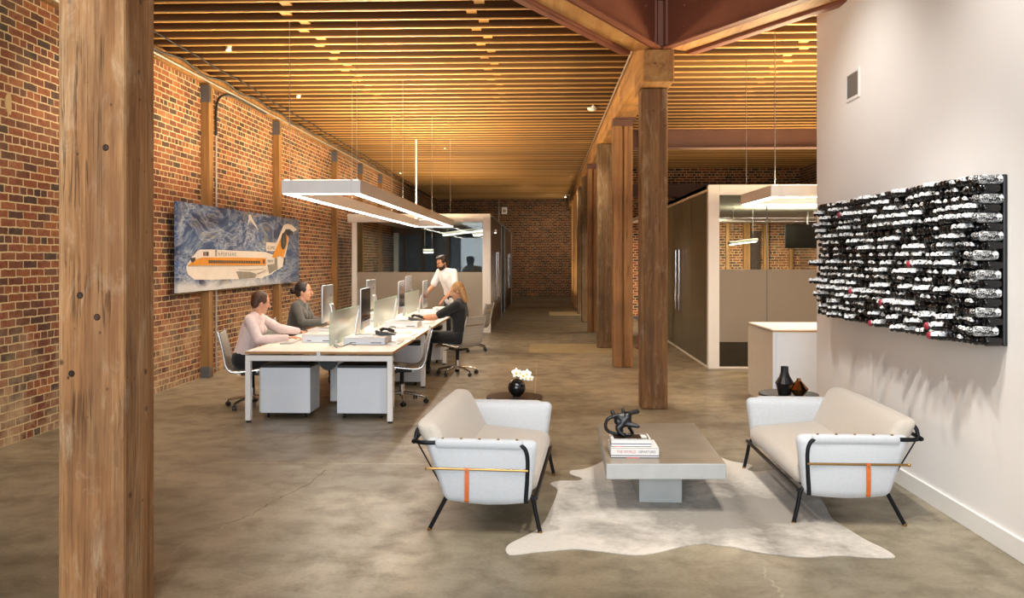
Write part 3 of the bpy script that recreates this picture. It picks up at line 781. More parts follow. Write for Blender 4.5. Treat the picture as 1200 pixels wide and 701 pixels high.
def book(name, label, c0, w, dp, th, z, rot=0, bands=(), m='paper'):
    t = thing('book', label, 'book', (c0.x, c0.y, z), rot, 'books on the coffee table')
    MB().box(.003, w - .004, .002, dp - .004, .004, th - .003).build('page_block', 'paper', t)
    cv = MB().box(0, w, 0, dp, th - .003, th).box(0, w, 0, .003, .004, th)
    cv.build('cover', m, t, bevel=.0008)
    MB().box(0, w, 0, dp, 0, .004).build('back_cover', 'black_plastic', t)
    for z0, z1, mm, x0, x1 in bands:
        MB().box(x0 * w, x1 * w, -.0006, .001, z0 * th, z1 * th).build('spine_band', mm, t)
    return t
c0 = P(716, 536.7, Z=zt); w1 = P(772, 536.7, Z=zt).x - c0.x
b1 = book('book', 'larger white book lying on the concrete table under the other book', c0, w1, .27, .068, zt, 0,
          [(.2, .28, 'navy', 0, 1), (.0, .07, 'book_red', .32, .58), (.06, .075, 'black_plastic', 0, 1)])
def spine_text(parent, txt, x0, x1, z0, z1, m):
    o = text_mesh('lettering', txt, 1.0, m, parent, Matrix.Identity(4), 0)
    xs = [v.co.x for v in o.data.vertices]; ys = [v.co.y for v in o.data.vertices]
    for v in o.data.vertices: v.co = Vector((x0 + (v.co.x - min(xs)) * (x1 - x0) / (max(xs) - min(xs)), -.0008, z0 + (v.co.y - min(ys)) * (z1 - z0) / (max(ys) - min(ys))))
spine_text(b1, 'THE WORLD', w1 * .12, w1 * .52, .033, .052, 'text_pink'); spine_text(b1, 'DEPARTURES', w1 * .58, w1 * .93, .034, .051, 'text_grey')
z2 = zt + .068
c1 = P(716.5, 523.6, Z=z2); w2 = P(763, 523.6, Z=z2).x - c1.x
b2 = book('book', 'smaller white book with a dark photo cover under the black sculpture', c1, w2, .2, .05, z2, 0,
          [(.34, .44, 'navy', 0, 1), (.0, .08, 'book_red', .1, .3)])
MB().box(.02, w2 - .012, .02, .19, .05, .0505).build('cover_photo', 'dark_oak', b2)
MB().box(w2 * .78, w2 - .02, .05, .16, .0505, .051).build('cover_title', 'paper', b2)
# abstract black ceramic
Ys = c1.y + .1; zs = z2 + .05
sc = thing('sculpture', 'black abstract loop sculpture standing on the stacked white books', 'sculpture', (c1.x, Ys, zs))
def SP(u, v, dy=0):
    p = P(690 + u / 8.77, 470 + v / 8.77, Y=Ys); return Vector((p.x - c1.x, dy, p.z - zs))
mb = MB()
def chain(pts, r, dy0=0, dy1=0):
    n = len(pts)
    pp = smooth_path([SP(u, v, dy0 + (dy1 - dy0) * i / (n - 1)) for i, (u, v) in enumerate(pts)], 5)
    rr = r if isinstance(r, tuple) else (r, r)
    for i in range(len(pp) - 1):
        f0, f1 = i / (len(pp)-1), (i+1) / (len(pp)-1)
        mb.cap(pp[i], rr[0] + (rr[1]-rr[0]) * f0, pp[i+1], rr[0] + (rr[1]-rr[0]) * f1, 10)
chain([(250, 180), (195, 205), (170, 265), (185, 320), (240, 352), (320, 368), (430, 372)], .0125, -.02, .0)
chain([(250, 180), (340, 165), (430, 150), (505, 142)], (.015, .017), -.02, .03)
chain([(245, 145), (262, 180), (300, 245), (340, 330)], (.015, .013), .03, 0)
chain([(352, 120), (368, 160), (390, 200), (380, 260)], (.012, .022), .02, 0)
chain([(300, 230), (380, 255), (440, 265), (505, 278)], (.03, .012), .0, -.03)
chain([(390, 190), (350, 235), (330, 270), (300, 295), (315, 335), (360, 372)], (.036, .013), 0, -.03)
chain([(400, 270), (425, 310), (455, 365)], (.014, .012), .0, .04)
chain([(330, 200), (395, 240)], (.034, .034), .0, .0)
o = mb.build('sculpture_body', 'sculpt_black', sc); remesh(o, .0045, 3)
zmin = min(v.co.z for v in o.data.vertices); sc.location.z -= zmin

# ------------------------------------------------------------------ hide rug
out = [(592.5, 643.5), (597, 637), (613.6, 628.7), (630, 620), (638.6, 610), (643.6, 600), (650, 585), (653, 573.5), (645, 566.5), (657, 563), (677, 563), (682, 560), (668.5, 555), (670, 551), (684, 549.5), (700, 543.5),
       (730, 530), (790, 526), (830, 531), (845, 536), (858, 540.5), (877, 543.5), (882, 546), (875.5, 550), (886, 552.5), (905, 550.5), (917, 551), (922, 559), (934, 563), (950, 571), (966, 590), (974, 606), (993, 619), (1016, 633), (1036, 642.5), (1048.5, 651),
       (1043, 653.4), (1016, 653), (985, 650.5), (950, 652.5), (916, 650.5), (877, 644.5), (858, 640), (840, 638.7), (824, 636.5), (795, 641), (770, 647), (744, 649.7), (704, 645.4), (677, 642.7), (657, 643.7), (627, 646.4), (603.5, 649.5), (595, 648.5)]
pl = [P(u, v, Z=.008) for u, v in out]
pp = smooth_path(pl + [pl[0]], 3)[:-1]
bm = bmesh.new(); vs = [bm.verts.new(p) for p in pp]; f = bm.faces.new(vs)
bmesh.ops.triangulate(bm, faces=[f])
for _ in range(3): bmesh.ops.subdivide_edges(bm, edges=[e for e in bm.edges if e.calc_length() > .12], cuts=1, use_grid_fill=False); bmesh.ops.triangulate(bm, faces=bm.faces[:])
ctr = sum((p for p in pp), Vector()) / len(pp)
for v in bm.verts:
    if not v.is_boundary: v.co.z = .006 + .006 * (math.sin(v.co.x * 6 + v.co.y * 3) * .5 + .5)
    else: v.co.z = .006
ex = bmesh.ops.extrude_face_region(bm, geom=bm.faces[:])
for e in ex['geom']:
    if isinstance(e, bmesh.types.BMVert): e.co.z -= .005
bmesh.ops.recalc_face_normals(bm, faces=bm.faces)
me = bpy.data.meshes.new('hide_rug'); bm.to_mesh(me); bm.free()
k = NT('cowhide'); b = k.bsdf(Roughness=.85); b.inputs['Sheen Weight'].default_value = .2
v = k.coord(); x, y, z = k.xyz(v)
n1 = k.noise(v, 2.2, 5, .6, .5); n2 = k.noise(v, 14, 5, .7); n3 = k.noise(k.coord((8, 40, 1)), 4, 3)
dx = k.math('SUBTRACT', x, ctr.x + .42); dy = k.math('SUBTRACT', y, ctr.y - .1)
r1 = k.math('SQRT', k.math('ADD', k.math('MULTIPLY', k.math('MULTIPLY', dx, dx), .45), k.math('MULTIPLY', k.math('MULTIPLY', dy, dy), 1.2)))
patch = k.math('ADD', k.math('MULTIPLY', n1, .75), k.math('MULTIPLY', n2, .35))
pf = k.ramp(k.math('SUBTRACT', patch, k.math('MULTIPLY', r1, .38)), [(.12, 0), (.42, 1)])
spine = k.ramp(k.math('ABSOLUTE', k.math('ADD', dx, k.math('MULTIPLY', k.math('SUBTRACT', n1, .5), .25))), [(.0, 1), (.14, 0)])
col = k.mix(k.math('MULTIPLY', pf, .9), '#d2cbbf', '#7f786d')
col = k.mix(k.math('MULTIPLY', spine, k.math('MULTIPLY', n2, 1.1)), col, '#5f564a')
col = k.mix(.25, col, k.ramp(n3, [(.3, '#b5afa5'), (.6, '#ffffff')]), 'MULTIPLY')
k.link(col, b.inputs['Base Color']); k.bump(n3, .25, .004); MATS['cowhide'] = k.m
me.materials.append(k.m); me.polygons.foreach_set('use_smooth', [True] * len(me.polygons)); me.set_sharp_from_angle(angle=.7)
o = bpy.data.objects.new('hide_rug', me); C.objects.link(o); tag(o, 'pale grey and white cowhide rug spread on the concrete floor', 'rug')

# ------------------------------------------------------------------ side tables and what stands on them
def side_table(u, v, z, rad, top, base, label):
    c = P(u, v, Z=z); t = thing('side_table', label, 'side table', (c.x, c.y, 0))
    MB().lathe([(rad - .004, z - .022), (rad, z - .016), (rad, z - .004), (rad - .004, z)], (0, 0, 0), 48).build('table_top', top, t, 40)
    MB().lathe([(.02, .02), (.02, z - .022)], (0, 0, 0), 16).build('column', base, t, 40)
    MB().lathe([(rad * .62, 0), (rad * .62, .008), (rad * .55, .014), (.022, .022)], (0, 0, 0), 40).build('base', base, t, 40)
    return c
ct = side_table(603, 464.3, .545, .235, 'dark_oak', 'black_metal', 'round dark wood side table behind the left loveseat')
cr = side_table(924, 461, .545, .245, 'table_black', 'black_metal', 'round glossy black side table at the far arm of the right loveseat')
zt2 = .545
# round vase with orchid
vp = P(605.5, 464.6, Z=zt2)
vs_ = thing('round_vase', 'glossy black ball vase holding white orchids on the dark wood side table', 'vase', (vp.x, vp.y, zt2))
R_ = .073; prof = [(.034, 0)] + [(R_ * math.cos(a), R_ + R_ * math.sin(a)) for a in [math.radians(q) for q in range(-62, 76, 8)]] + [(.02, .143), (.016, .135)]
MB().lathe(prof, (0, 0, 0), 40).build('vase_body', 'black_gloss', vs_, 60)
k = NT('petal'); b = k.bsdf(Roughness=.6); v = k.coord(); k.link(k.ramp(k.noise(v, 30, 2), [(.3, '#f1efdc'), (.7, '#fffdf2')]), b.inputs['Base Color']); b.inputs['Subsurface Weight'].default_value = .15; MATS['petal'] = k.m
simple('orchid_yellow', '#e8c22c', .6); simple('orchid_stem', '#5d6b32', .6)
orc = thing('orchid_spray', 'spray of white orchids with yellow centres in the black ball vase', 'flowers', (vp.x, vp.y, zt2 + .13))
def OV(u, v): p = P(570 + u / 12.75, 420 + v / 12.75, Y=vp.y); return Vector((p.x - vp.x, 0, p.z - zt2 - .13))
MB().tube(smooth_path([(0, 0, -.04), OV(455, 290), OV(500, 262), OV(590, 250), OV(650, 290)], 6), .003, 6).build('stem', 'orchid_stem', orc)
def petal_mesh(mb, c, ang, L, w, rot):
    pts = []
    n = 5
    for i in range(n + 1):
        tt = i / n; ww = w * math.sin(PI * min(.97, .12 + tt * .85)) ** .7
        for sx in (-1, 0, 1):
            pts.append(rot @ Vector((math.cos(ang) * L * tt - math.sin(ang) * ww * sx, -.008 * math.sin(tt * PI) * (1 if sx == 0 else .2), math.sin(ang) * L * tt + math.cos(ang) * ww * sx)) + c)
    fs = []
    for i in range(n):
        for j in (0, 1): fs.append((i*3 + j, i*3 + j + 1, i*3 + j + 4, i*3 + j + 3))
    mb.add(pts, fs)
for i, (u, v, s) in enumerate([(445, 215, .033), (505, 215, .024), (550, 250, .033), (600, 235, .036), (655, 290, .024), (590, 285, .022)]):
    c_ = OV(u, v) + Vector((0, -.012 - .004 * (i % 3), 0)); mb = MB(); rot = Matrix.Rotation(random.uniform(-.4, .4), 3, 'Z') @ Matrix.Rotation(random.uniform(-.3, .3), 3, 'X')
    for q in range(5): petal_mesh(mb, c_, PI/2 + q * 2 * PI / 5 + random.uniform(-.1, .1), s * 1.25, s * (.62 if q in (1, 4) else .42), rot)
    fl = mb.build('blossom', 'petal', orc, 80)
    MB().ball(c_ + Vector((0, -.008, -.004)), (s * .28, .008, s * .32), 10, 6).build('blossom_centre', 'orchid_yellow', fl, 80)
# faceted vases on the right table
def facet_vase(name, label, u, v, prof, m, seg=12):
    p = P(u, v, Z=zt2); t = thing(name, label, 'vase', (p.x, p.y, zt2))
    mb = MB(); mb.lathe(prof, (0, 0, 0), seg); mb.build('vase_body', m, t); return t
S = .0072  # metres per photo pixel at that table
facet_vase('faceted_vase', 'tall matt black faceted vase with a long neck on the glossy side table', 919.5, 463, [(.05, 0), (.072, .09), (.079, .1), (.045, .155), (.033, .19), (.031, .235), (.034, .24), (.028, .24), (.026, .2)], 'sculpt_black', 14)
facet_vase('copper_vase', 'low shiny copper faceted vase beside the black vase', 936, 464, [(.035, 0), (.07, .045), (.082, .06), (.05, .095), (.022, .125), (.016, .14), (.019, .145), (.012, .145)], 'copper', 12)

# ------------------------------------------------------------------ white cabinet behind the wall end
Yc0 = P(902, 460, X=2.58).y
t = thing('white_cabinet', 'white counter-height cabinet beside the end of the white wall', 'cabinet', (2.58, 9.66, 0))
MB().box(0, 1.9, 0, 1.15, .0, .86).build('carcass', 'cool_white', t, bevel=.004)
MB().box(-.006, 1.9, .003, 1.15, 0, .875).box(-.006, 1.9, -.004, 1.15, .86, .885).build('side_cladding', 'drawer_warm', t, bevel=.003)
MB().box(0, 1.9, .02, 1.14, .885, .893).build('counter_top', 'white_lacquer', t)
MB().box(-.008, 1.9, -.007, .004, .868, .884).build('edge_strip', 'ply_edge', t)
for i in range(3): MB().box(.03 + i * .6, .61 + i * .6, -.012, 0, .06, .84).build('door', 'cool_white', t, bevel=.003)

# ------------------------------------------------------------------ bottle artwork on the white wall
k = NT('crinkle_white'); b = k.bsdf(Roughness=.35); v = k.coord(); n = k.noise(v, 55, 5, .7, 1.5); n_ = k.noise(v, 9, 3)
k.link(k.ramp(k.math('ADD', n, k.math('MULTIPLY', k.math('SUBTRACT', n_, .5), .5)), [(.47, '#0c0c0c'), (.52, '#e8e8e6'), (.75, '#f4f4f2')]), b.inputs['Base Color']); k.bump(n, .6, .006); MATS['crinkle_white'] = k.m
k = NT('foil_white'); b = k.bsdf(Roughness=.3); v = k.coord(); n = k.noise(v, 70, 4, .6, .6)
k.link(k.ramp(n, [(.41, '#141414'), (.47, '#eeeeec'), (.8, '#ffffff')]), b.inputs['Base Color']); k.bump(n, .5, .004); MATS['foil_white'] = k.m
simple('tip_red', '#8f2233', .4)
ya0, ya1 = 5.0, 7.82
za0, za1 = 1.185, 2.175
art = thing('bottle_artwork', 'wide wall artwork of black and white bottle shapes packed in rows', 'artwork', (RW, ya0, za0))
AL, AH = ya1 - ya0, za1 - za0; NR = 18; rp = AH / NR
MB().box(-.025, 0, 0, AL, 0, AH).build('backing_panel', 'black_plastic', art, bevel=.006)
MB().box(-.012, 0, .02, AL - .02, .02, AH - .02).build('mount', 'white_trim', art)
rb = rp * .53
# bottle along +z, base at 0, local +x is up
def bottle_mesh(L, split, shoulder=.72):
    mb = MB(); pr = [(rb * .9, 0), (rb, .012), (rb, L * .4), (rb * 1.0, L * shoulder)]
    pr += [(rb * .86, L * (shoulder + .07)), (rb * .5, L * (shoulder + .1)), (rb * .44, L * (shoulder + .12)), (rb * .74, L * (shoulder + .15)), (rb * .86, L * (shoulder + .19)), (rb * .74, L * (shoulder + .235)), (rb * .45, L * (shoulder + .265)), (rb * .15, L * (shoulder + .275))]
    mb.lathe(pr, (0, 0, 0), 12); ms = []
    for f in mb.f:
        cz = sum(mb.v[i][2] for i in f) / len(f); cx_ = sum(mb.v[i][0] for i in f) / len(f)
        ms.append(split(cx_ / rb, cz / L))
    mb.m = ms
    o = mb.build('bottle', mats3, None, 50); C.objects.unlink(o); return o
mats3 = ['black_gloss', 'foil_white', 'tip_red', 'crinkle_white']
b_black = bottle_mesh(.15, lambda x, z: 0)
b_cap = bottle_mesh(.155, lambda x, z: 1 if (x > .25 and z > .3) else 0)
b_tip = bottle_mesh(.15, lambda x, z: 1 if (x > .1 and z > .82) else 0)
b_long = bottle_mesh(.23, lambda x, z: 2 if (z > .97) else (1 if x > -.15 else 0), .8)
b_longw = bottle_mesh(.215, lambda x, z: 1 if x > -.1 else 0, .8)
b_mid = bottle_mesh(.19, lambda x, z: 1 if (x > .0 and z > .5) else 0, .78)
b_endw = bottle_mesh(.165, lambda x, z: 3)
b_endb = bottle_mesh(.12, lambda x, z: 0)
rnd = random.Random(3)
inst = []
NC = 50
for r in range(NR):
    z_ = AH - (r + .5) * rp; run = 0; kind = b_cap
    for c_ in range(NC):
        y = rb + c_ * (AL - 2 * rb) / (NC - 1)
        if c_ == 0: src = b_endw if r % 2 == 0 else b_endb
        else:
            if run <= 0:
                q = rnd.random(); kind = (b_long if rnd.random() < .15 else b_longw) if q < .09 else b_mid if q < .16 else b_cap if q < .25 else b_tip if q < .58 else b_black
                run = 1 if kind in (b_long, b_longw, b_mid, b_cap) else rnd.choice((1, 1, 2))
            run -= 1; src = kind
        inst.append((src, Vector((-.012 - rnd.uniform(0, .04), y, z_ + rnd.uniform(-.003, .003))), rnd.uniform(-.16, .16) if c_ else 0))
inst.sort(key=lambda q: q[1].y)
def bmtx(p, tilt):  # local +z -> out of the wall, local +x -> up
    zz = Vector((-1, 0, 0)); xx = Vector((0, 0, 1)); yy = zz.cross(xx)
    m = Matrix((xx, yy, zz)).transposed().to_4x4() @ Matrix.Rotation(tilt, 4, 'X'); m.translation = p; return m
for i, (src, p, ti) in enumerate(inst[:98]):
    o = src.copy(); C.objects.link(o); o.name = 'bottle'; o.parent = art; o.matrix_local = bmtx(p, ti)
bm = bmesh.new()
for src, p, ti in inst[98:]:
    me = src.data.copy(); me.transform(bmtx(p, ti)); bm.from_mesh(me); bpy.data.meshes.remove(me)
me = bpy.data.meshes.new('bottles'); bm.to_mesh(me); bm.free()
for m in mats3: me.materials.append(MATS[m])
me.polygons.foreach_set('use_smooth', [True] * len(me.polygons)); me.set_sharp_from_angle(angle=.9)
o = bpy.data.objects.new('bottles', me); C.objects.link(o); o.parent = art; o['kind'] = 'stuff'
# ------------------------------------------------------------------ bench desk
DX0, DX1, DY0, DY1, DZ = -3.065, -1.535, 8.68, 16.0, .735
DM = -2.30
bay = (DY1 - DY0) / 3
t = thing('bench_desk', 'long white bench desk in two back-to-back rows on a pale metal frame', 'desk', ((DX0 + DX1)/2, DY0, 0))
ox, oy = -(DX0 + DX1)/2, -DY0
for i in range(3):
    for s in (0, 1):
        x0, x1 = (DX0, DM - .004) if s == 0 else (DM + .004, DX1)
        y0, y1 = DY0 + bay * i + .003, DY0 + bay * (i + 1) - .003
        mb = MB(); mb.mat(1).box(x0 + ox, x1 + ox, y0 + oy, y1 + oy, DZ - .028, DZ - .004).mat(0).box(x0 + ox, x1 + ox, y0 + oy, y1 + oy, DZ - .004, DZ)
        mb.build('worktop', ['desk_top', 'ply_edge'], t)
for y in (DY0 + .03, DY0 + bay, DY0 + 2 * bay, DY1 - .03):
    e = MB()
    for x in (DX0 + .03, DX1 - .03):
        lg = MB().box(x - .027 + ox, x + .027 + ox, y - .03 + oy, y + .03 + oy, .02, DZ - .1005).build('leg', 'white_metal', t, bevel=.004)
        MB().lathe([(.026, 0), (.026, .012), (.012, .02)], (x + ox, y + oy, 0), 14).build('leg_foot', 'black_plastic', lg, 40)
    MB().box(DX0 + .004 + ox, DX1 - .004 + ox, y - .03 + oy, y + .03 + oy, DZ - .1, DZ - .043).build('cross_bar', 'white_metal', t, bevel=.004)
MB().box(DM - .06 + ox, DM + .06 + ox, .01, DY1 - DY0 - .01, DZ - .043, DZ - .03).box(DM - .3 + ox, DM - .27 + ox, .05, DY1 - DY0 - .05, DZ - .08, DZ - .03).box(DM + .27 + ox, DM + .3 + ox, .05, DY1 - DY0 - .05, DZ - .08, DZ - .03).build('frame_rail', 'alu_dark', t)
MB().box(DM - .018 + ox, DM + .018 + ox, -.002, .03, DZ - .045, DZ + .004).build('end_clip', 'white_metal', t)
for i in range(3):
    yc = .85 + i * bay
    MB().box(DM - .17 + ox, DM + .17 + ox, yc + .3, yc + .36, .03, DZ - .1).build('leg_panel', 'white_metal', t, bevel=.01)
MB().lathe([(.1, 0), (.1, .02), (.085, .026)], (DM + .03 + ox, .28, DZ - .13), 24, ax='Y').build('cable_reel', 'black_plastic', t, 40)

def pedestal(x0, w, y0, dp, face, label, h=.535, z0=.055):
    t = thing('drawer_pedestal', label, 'drawer unit', (x0, y0, 0), 0, 'pedestals under the bench desk')
    MB().box(0, w, 0, dp, z0, h).build('carcass', 'cool_white', t, bevel=.005)
    MB().box(.004, w - .004, .004, dp - .004, h, h + .03).build('top_cushion', 'black_plastic', t, bevel=.006)
    xf = w if face > 0 else 0
    hs = [(z0 + .01, z0 + .24), (z0 + .25, z0 + .355), (z0 + .365, h - .005)]
    for a, b_ in hs:
        d_ = MB().box(min(xf, xf + face * .016), max(xf, xf + face * .016), .006, dp - .006, a, b_).build('drawer', 'drawer_warm', t, bevel=.003)
        MB().box(min(xf + face * .016, xf + face * .019), max(xf + face * .016, xf + face * .019), dp * .3, dp * .7, b_ - .04, b_ - .015).build('drawer_pull', 'black_plastic', d_)
    for cx_ in (.07, w - .07):
        for cy_ in (.05, dp - .05):
            MB().lathe([(.02, -.012), (.024, -.008), (.024, .008), (.02, .012)], (cx_, cy_, .025), 14, ax='X').box(cx_ - .012, cx_ + .012, cy_ - .012, cy_ + .012, .03, z0).build('castor', 'black_plastic', t, 40)
pedestal(-2.985, .53, 8.93, .38, -1, 'white drawer pedestal under the near end of the desk, on the brick wall side')
pedestal(-2.17, .53, 8.93, .38, 1, 'white drawer pedestal under the near end of the desk, on the loveseat side')
pedestal(-2.17, .55, 11.25, .42, 1, 'white drawer pedestal under the loveseat side of the desk behind the empty chair')
pedestal(-3.03, .53, 12.1, .38, -1, 'white drawer pedestal deep under the desk on the brick wall side')
pedestal(-2.17, .53, 13.7, .42, 1, 'white drawer pedestal under the desk beside the seated woman in black')
t = MB().rbox((-1.98, 10.55, .24), (.1, .25, .22), .03).build('computer_holder', 'alu', None, 50); tag(t, 'grey metal computer case standing under the desk behind the empty chair', 'computer case')

# ------------------------------------------------------------------ glass dividers
for y0, y1, lab in ((9.14, 10.95, 'nearest greenish glass divider standing along the middle of the desk'),
                    (11.55, 13.4, 'greenish glass divider in the middle of the desk behind the nearest one'),
                    (13.95, 15.8, 'farthest greenish glass divider on the desk in front of the standing man')):
    t = thing('glass_divider', lab, 'desk divider', (DM, y0, DZ), 0, 'glass dividers along the desk')
    MB().box(-.005, .005, 0, y1 - y0, .006, .37).build('glass_pane', 'glass_desk', t)
    MB().box(-.0055, .0055, -.002, .004, .006, .372).box(-.0055, .0055, 0, y1 - y0, .368, .373).build('pane_edge', 'glass_edge', t)
    for y in (.25, y1 - y0 - .25): MB().box(-.018, .018, y - .03, y + .03, 0, .05).build('clamp', 'white_metal', t, bevel=.003)

# ------------------------------------------------------------------ computers: screen faces +x
def apple_logo(t, x, zc):
    r = .022; pts = []
    for i in range(28):
        a = 2 * PI * i / 28; q = r * (1 + .1 * math.cos(2 * a) - .12 * (math.sin(a) > .9) - .1 * (math.sin(a) < -.92))
        px = q * math.cos(a)
        if abs(a) < .42 or abs(a - 2*PI) < .42: px -= .010 * (1 - (min(a, 2*PI - a) / .42) ** 2)
        pts.append((px, q * math.sin(a) * 1.05))
    mb = MB(); mb.prism(pts, lambda a, b_: (x, -a, zc + b_), lambda a, b_: (x - .001, -a, zc + b_))
    lf = [(0, .027), (.004, .036), (.012, .041), (.010, .032)]
    mb.prism(lf, lambda a, b_: (x, -a, zc + b_), lambda a, b_: (x - .001, -a, zc + b_))
    return mb
def imac(name, label, loc, rotz):
    t = thing('desktop_computer', label, 'computer', loc, rotz, 'all-in-one computers on the bench desk')
    w, z0, z1 = .325, .085, .535
    # aluminium shell with bulged back
    def fn(p):
        if p.x < 0: return Vector((p.x - .028 * max(0, 1 - (p.y/w)**2) * max(0, 1 - (p.z/.225)**2), p.y, p.z))
        return p
    MB().rbox((0, 0, (z0 + z1)/2), (.009, w, (z1 - z0)/2), .008, 3, fn).build('shell', 'alu', t, 60)
    MB().box(.0085, .0105, -w + .004, w - .004, z0 + .085, z1 - .004).build('screen_glass', 'screen', t)
    # foot: sheet bent into an L
    pth = [(-.04, .30), (-.062, .27), (-.10, .04), (-.098, .012), (-.08, .004), (.10, .004)]
    mb = MB(); pp = smooth_path([(x, 0, z) for x, z in pth], 4)
    for i in range(len(pp) - 1):
        a, b_ = pp[i], pp[i+1]; d_ = (b_ - a).normalized(); n = Vector((-d_.z, 0, d_.x)) * .004
        mb.hexa([(a - n) + Vector((0, -.095, 0)), (b_ - n) + Vector((0, -.095, 0)), (b_ - n) + Vector((0, .095, 0)), (a - n) + Vector((0, .095, 0)),
                 (a + n) + Vector((0, -.095, 0)), (b_ + n) + Vector((0, -.095, 0)), (b_ + n) + Vector((0, .095, 0)), (a + n) + Vector((0, .095, 0))])
    mb.build('stand', 'alu', t, 40)
    apple_logo(t, -.038, .41).build('back_emblem', 'logo_dark', t)
    return t
def riser(label, x0, x1, y0, dp, h):
    t = thing('monitor_riser', label, 'box', (x0, y0, DZ), 0, 'white riser boxes on the desk')
    w = x1 - x0
    MB().box(0, w, 0, dp, .004, h - .018).build('box_body', 'cool_white', t, bevel=.006)
    MB().box(-.004, w + .004, -.004, dp + .004, h - .018, h).build('box_lid', 'white_lacquer', t, bevel=.006)
    MB().box(w * .16, w * .3, -.0008, .001, .022, .03).build('printed_mark', 'text_grey', t)
    MB().box(w * .66, w * .92, -.0008, .001, .02, .03).build('printed_label', 'text_grey', t)
    return t
rz_ = .085
R_ = [(-2.01, 9.55, 'near', 0), (-1.99, 11.95, 'middle', .03), (-1.95, 14.25, 'far', 0.02)]
L_ = [(-2.62, 10.35, 0), (-2.60, 12.85, 0), (-2.42, 15.55, 0)]
riser('white riser box under the nearest dark computer screen', -2.2, -1.74, 9.35, .46, rz_)
riser('white riser box under the middle dark computer screen', -2.17, -1.72, 11.65, .46, rz_)
riser('small white riser box under the farthest dark computer screen', -2.1, -1.8, 13.95, .46, .05)
riser('white riser box in front of the woman in pink', -2.72, -2.36, 9.55, .36, .1)
riser('white riser box under the computer turned to the woman in grey', -2.82, -2.42, 10.15, .4, .1)
riser('white riser box on the brick wall side of the desk halfway along', -2.82, -2.42, 12.65, .4, .1)
imac('a', 'all-in-one computer with a dark screen, nearest on the loveseat side of the desk', (-2.01, 9.6, DZ + rz_), .05)
imac('a', 'all-in-one computer with a dark screen, second on the loveseat side of the desk', (-1.98, 11.88, DZ + rz_ + .02), .05)
o = imac('a', 'all-in-one computer with a dark screen, farthest, beside the standing man\'s hands', (-1.965, 14.2, DZ + rz_ - .06), .03)
o.location.z = DZ + .05
imac('a', 'all-in-one computer showing its silver back, nearest, facing the women', (-2.63, 10.35, DZ + .1), PI + .05)
imac('a', 'all-in-one computer showing its silver back, second, behind the nearest dark screen', (-2.60, 12.85, DZ + .1), PI + .0)
imac('a', 'all-in-one computer showing its silver back, farthest, left of the standing man', (-2.45, 15.5, DZ + .1), PI + .0)
riser('white riser box near the far end of the desk on the brick wall side', -2.64, -2.32, 15.3, .4, .1)
riser('white box on the far end of the desk below the standing man', -2.0, -1.6, 15.45, .4, .06)

def keyboard(label, x, y, rz):
    t = thing('keyboard', label, 'keyboard', (x, y, DZ), rz, 'keyboards on the desk')
    MB().box(-.06, .06, -.22, .22, 0, .012).build('key_tray', 'alu', t, bevel=.003)
    mb = MB()
    for r in range(5):
        for c_ in range(14): mb.box(-.052 + r * .021, -.034 + r * .021, -.208 + c_ * .0298, -.182 + c_ * .0298, .012, .016)
    mb.build('keys', 'white_lacquer', t)
keyboard('thin white keyboard near the front edge of the desk beside the empty chair', -1.66, 9.6, 0)
keyboard('thin white keyboard under the hands of the woman in pink', -2.86, 9.6, PI)
keyboard('thin white keyboard under the hands of the woman in grey', -2.9, 11.3, PI)
keyboard('thin white keyboard in front of the woman in black', -1.68, 12.6, 0)
def phone(label, x, y, z, rz):
    t = thing('desk_phone', label, 'telephone', (x, y, z), rz, 'grey desk telephones')
    MB().hexa([(-.09, -.1, 0), (.09, -.1, 0), (.09, .1, 0), (-.09, .1, 0), (-.09, -.1, .05), (.09, -.1, .015), (.09, .1, .015), (-.09, .1, .05)]).build('phone_base', 'grey_plastic', t, bevel=.006)
    MB().tube(smooth_path([(-.085, -.08, .058), (-.05, -.08, .075), (.02, -.08, .062), (.075, -.08, .045)], 4), [.02] * 5 + [.014] * 3 + [.02] * 5, 10).build('handset', 'black_plastic', t, 50)
    MB().box(-.06, .06, -.03, .08, .03, .034).build('key_panel', 'alu_dark', t)
    co = [(.09 + .02 * math.cos(i * 1.1), -.08 + .006 * i, .02 + .012 * math.sin(i * 1.1)) for i in range(16)]
    MB().tube(co, .004, 6).build('phone_cord', 'black_plastic', t)
phone('grey desk phone on the riser box of the nearest dark computer', -1.79, 9.66, DZ + rz_, .5)
phone('grey desk phone on the riser box of the middle dark computer', -1.78, 11.95, DZ + rz_, .4)
for x, y, rz, lab in ((-1.62, 10.1, .1, 'white paper sheets on the desk edge beyond the empty chair'), (-1.75, 13.2, -.2, 'white paper sheets on the desk near the woman in black'), (-2.75, 11.6, .2, 'white paper sheets in front of the woman in grey'), (-1.78, 10.9, .05, 'white papers lying between the two dark screens')):
    t = MB().box(-.105, .105, -.15, .15, 0, .004).box(-.1, .11, -.145, .152, .004, .007).build('paper_sheets', 'paper', None, loc=(x, y, DZ), rotz=rz); tag(t, lab, 'paper', 'papers on the desk')
t = MB().tube([(0, 0, 0), (.02, .3, 0)], .0045, 6).build('pencil', 'ply_edge', None, loc=(-1.6, 10.45, DZ + .005)); tag(t, 'pale pencil lying near the desk edge beyond the keyboard', 'pencil')
for a, b_, lab in (((-2.22, 9.0), (-2.05, 9.5), 'black cable lying on the desk beside the nearest glass divider'), ((-2.2, 11.0), (-2.02, 11.6), 'black cable coil between the first and second dark screens')):
    pts = [(a[0] + (b_[0]-a[0]) * i / 8 + random.uniform(-.05, .05), a[1] + (b_[1]-a[1]) * i / 8, DZ + .006 + (.02 if i % 3 == 1 else 0)) for i in range(9)]
    t = MB().tube(smooth_path(pts, 4), .004, 6).build('cable', 'cable_black', None, 60); tag(t, lab, 'cable')

